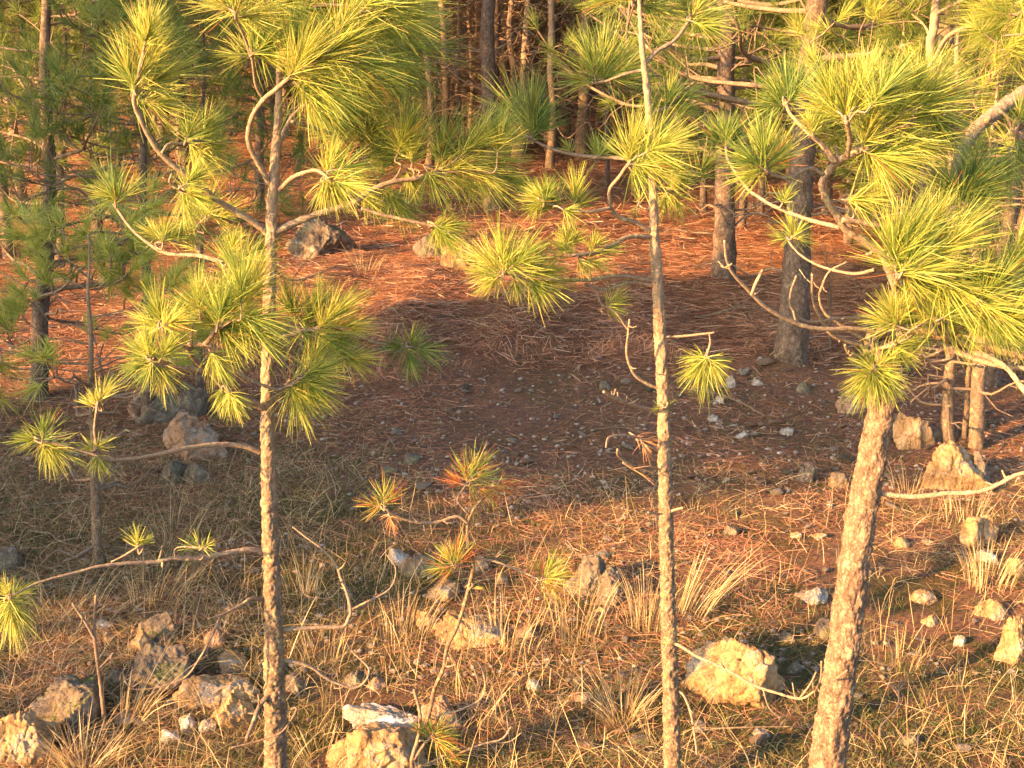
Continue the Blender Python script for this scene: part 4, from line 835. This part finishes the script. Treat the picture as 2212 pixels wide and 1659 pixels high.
def fallen(u, v, L, ang, label, seed, rad=.006):
    q = G(u, v); rng = np.random.default_rng(seed); n = 9; t = np.linspace(0, 1, n); a = ang + np.cumsum(rng.normal(0, .16, n))
    p = np.stack([np.cumsum(np.cos(a)) * L / n, np.cumsum(np.sin(a)) * L / n], 1); p -= p[0]
    z = ground(q[0] + p[:, 0], q[1] + p[:, 1]) - q[2] + .012 + .03 * np.sin(t * 3.1) * rng.uniform(.3, 1.2)
    pp, rr = cat_rom(np.column_stack([p, z]), np.linspace(rad, rad * .35, n), .012); mb = MB(); mb.tube(pp, rr, seg=7, knob=.25, freq=120, seed=seed)
    root = empty('fallen_branch', q); tag(root, label, 'fallen branch', None); mb.build('stem', M['twig_dead'], root)
    for k in range(5):
        i = rng.integers(len(pp) // 4, len(pp) - 3); d = pp[i + 2] - pp[i]; d = norm(d); sd = np.array([-d[1], d[0], 0]) * rng.choice([-1, 1]); l = L * rng.uniform(.12, .3)
        e = [pp[i], pp[i] + (d * .7 + sd * .5) * l * .5 + np.array([0, 0, .02]), pp[i] + (d + sd * .8) * l + np.array([0, 0, rng.uniform(0, .06)])]
        p2, r2 = cat_rom(e, [rad * .5, rad * .4, rad * .2], .01); m2 = MB(); m2.tube(p2, r2, seg=5, knob=.25, freq=120); m2.build('twig', M['twig_dead'], root)
fallen(20, 1110, .9, .25, 'grey tangled fallen branch in the shaded grass at the left edge', 1, .008)
fallen(60, 1150, .7, -.35, 'thinner grey fallen branch crossing below the tangled one at left', 2)
fallen(1280, 935, .35, .1, 'short fallen twig in the shaded clearing left of the thin pine', 3, .004)
fallen(1500, 690, 1.1, .2, 'long fallen branch on the needle slope beside the stout pine', 4, .010)
fallen(1650, 905, .8, 2.7, 'bleached fallen branch in the shade before the large leaning pine', 5, .006)
fallen(1900, 1600, .5, .8, 'brown broken twig in the grass right of the leaning trunk', 6, .006)
fallen(780, 1130, .4, .3, 'thin fallen twig in the shade left of the sapling', 7, .004)
fallen(1080, 640, .9, .05, 'fallen branch on the orange needles at the far side of the clearing', 8, .010)
fallen(1500, 1590, .6, .2, 'curved lit twig lying at the bottom between the two right pines', 9, .005)
o = flat_litter('fallen_pine_needles', 70000, 8.2, 14, .15, .0045, 2, -.9, lift=.03); tag(o, 'orange fallen pine needles carpeting the middle of the clearing', 'pine litter')
o = flat_litter('fallen_pine_needles', 50000, 13, 27, .22, .009, 3, -.9, lift=.05, hw=.5, tilt=.2); tag(o, 'orange fallen pine needles under the far trees', 'pine litter')
def grass(name, n, y0, y1, L, w, seed, thr, mt, lean=.35, label='', nz=41, band=None, nseg=4, droop=.3):
    rng = np.random.default_rng(seed); x, y = scatter(n, y0, y1, rng)
    f = fbm(np.stack([x * 1.6, y * 1.6, 0 * x], -1), 3, nz) + rng.normal(0, .12, n)
    k = (f > thr) & keep_off(x, y)
    if band is not None: k &= rng.random(n) < band(x, y)
    x, y = x[k], y[k]; N = len(x); cl = np.floor(x * 9) * 13.7 + np.floor(y * 9) * 7.1
    D = np.stack([rng.normal(.05, lean, N) + .15 * np.sin(cl), rng.normal(0, lean, N) + .15 * np.cos(cl * 1.3), np.ones(N)], 1)
    bend = rng.normal(0, droop, (N, 3)); bend[:, 2] = -np.abs(bend[:, 2]) * .8
    V, F, A = strips(np.stack([x, y, ground(x, y) - .01], 1), D, L * rng.uniform(.4, 1.15, N), w * rng.uniform(.7, 1.3, N), bend, rng, nseg, None, .3)
    return tag(mesh(name, V, F, M[mt], None, A), label, 'grass', kind='stuff')
grass('short_grass', 190000, 3.2, 8.0, .055, .0026, 5, -.22, 'grass_green', .7, 'short green grass in patches between the stones', band=lambda x, y: 1 - .7 * sstep(y, 5.4, 6.6))
grass('short_grass', 26000, 7.5, 14, .07, .005, 6, .38, 'grass_green', .7, 'thin green grass patches on the needle-covered clearing')
grass('dry_grass', 34000, 3.2, 6.6, .13, .0024, 8, -.05, 'grass_dry', .9, 'matted dry grass blades over the near ground', 43, droop=.6)
grass('dry_grass', 9000, 6.4, 12, .14, .004, 9, .25, 'grass_dry', .8, 'wisps of dry grass across the clearing', 44, droop=.5)
grass('grass_stalks', 4200, 3.6, 6.2, .28, .0030, 12, -.1, 'grass_dry', .16, 'thin upright dry grass stalks standing in the foreground', 46, band=lambda x, y: .25 + .75 * np.exp(-((x - .3) / .9) ** 2 - ((y - 4.9) / .6) ** 2), droop=.12)
grass('long_grass', 15000, 3.4, 6.8, .20, .0019, 15, -.35, 'grass_dry', .55, 'fine tangled straw-coloured grass over the lower left and bottom', 47, band=lambda x, y: np.clip(.15 + .85 * sstep(-x, -.2, 1.2) + .6 * np.exp(-((y - 4.4) / .5) ** 2), 0, 1), droop=.5, nseg=5)
grass('short_grass', 60000, 3.6, 7.6, .09, .0022, 25, -.5, 'grass_green', .8, 'grey-green grass over the left side of the slope', 49, band=lambda x, y: sstep(-x, .2, 1.4), droop=.5)
grass('long_grass', 14000, 3.8, 7.0, .19, .0020, 26, -.6, 'grass_dry', .5, 'tangled straw-coloured grass over the left side of the slope', 50, band=lambda x, y: sstep(-x, .3, 1.4), droop=.5, nseg=5)
def clump(u, v, n, L, label, lean=.2, dx=0., w=.003, spread=.06, seed=0, droop=.25, mt='grass_dry'):
    q = G(u, v); rng = np.random.default_rng(seed + int(u)); N = n; a = rng.uniform(0, 6.28, N); rr = spread * np.sqrt(rng.random(N))
    x = rr * np.cos(a); y = rr * np.sin(a); z = ground(q[0] + x, q[1] + y) - q[2] - .01
    D = np.stack([np.cos(a) * lean * rng.uniform(.2, 1.3, N) + dx, np.sin(a) * lean * rng.uniform(.2, 1.3, N), np.ones(N)], 1)
    bend = np.stack([np.cos(a) * droop + dx * .6, np.sin(a) * droop, -np.abs(rng.normal(droop, .1, N)) * .7], 1) * rng.uniform(.3, 1.2, (N, 1))
    V, F, A = strips(np.stack([x, y, z], 1), D, L * rng.uniform(.55, 1.1, N), w * rng.uniform(.7, 1.2, N), bend, rng, 5, np.clip(rng.normal(.65, .2, N), 0, 1), .25)
    o = mesh('grass_clump', V, F, M[mt], None, A); o.location = q; tag(o, label, 'grass clump')
CL = [(1345,1560,170,.20,'pale wispy grass clump left of the thin pine near the bottom',.7,0,.08),
 (1245,1375,60,.30,'upright dry stalk clump below the sapling right tuft',.12,.05,.12),
 (1400,1350,110,.27,'dense tan stalk clump touching the left side of the thin pine',.12,.04,.10),
 (1490,1330,70,.36,'tall arching stalks right of the thin pine bending to the right',.12,.35,.08),
 (880,1370,60,.24,'dry stalk clump left of the sapling by the lit rock',.15,.1,.12),
 (1100,1400,80,.26,'dry stalk clump on the wide low pale rock',.15,.08,.18),
 (185,1660,150,.20,'sunlit fountain-shaped grass clump at the bottom left corner',.7,.1,.08),
 (285,1560,36,.34,'long lit grass blades leaning right beside the mossy dark rock',.2,.35,.05),
 (1960,1060,40,.20,'dry grass clump at the foot of the upright orange-lit boulder',.25,0,.08),
 (2130,1260,90,.26,'dry stalks in front of the bright knobbly rock at the right edge',.2,.05,.12),
 (2100,1130,60,.22,'dry grass between the block boulder and the knobbly rock',.3,.1,.15),
 (1960,1440,36,.22,'sparse upright stalks right of the leaning trunk',.12,.1,.12),
 (340,1290,90,.24,'shaded grey-tan grass clump below the long bare branch at left',.35,.2,.14),
 (380,1160,70,.22,'shaded grass clump under the upper bare branch at left',.4,.15,.14),
 (130,1330,110,.2,'shaded grass clump near the left edge tuft',.5,.1,.2),
 (660,1290,50,.24,'thin upright stalks just right of the left pine trunk',.12,.02,.1),
 (700,1420,40,.22,'thin stalks between the two dead side branches of the left pine',.12,.02,.1),
 (700,1640,60,.14,'dry grass tuft left of the blocky lit rock at the bottom',.5,.1,.1),
 (790,590,50,.3,'small sunlit straw tuft behind the left pine on the orange ground',.5,.1,.12),
 (1020,1560,40,.2,'dry grass stems right of the scrubby seedling',.3,.1,.12)]
for (u, v, n, L, lab, lean, dx, spd) in CL: clump(u, v, n, L, lab, lean, dx, spread=spd, seed=5)
# red dead seedling tuft
S4 = Tree('dead_seedling', 'reddish-brown dead pine seedling tuft behind the leaning tree arcs', 8.6, seed=61)
S4.trunk([(1793,700,6),(1792,640,6),(1790,600,5),(1788,585,5)], seg=8, knob=.2)
S4.branch([(1790,600),(1788,585),(1787,578)], 4, 3, 0, tufts=[(1787,590,95,80,0,1.),(1785,590,150,70,0,1.),(1790,590,40,70,0,1.),(1788,590,-160,60,0,1.),(1790,588,-20,60,0,1.)], n=150)
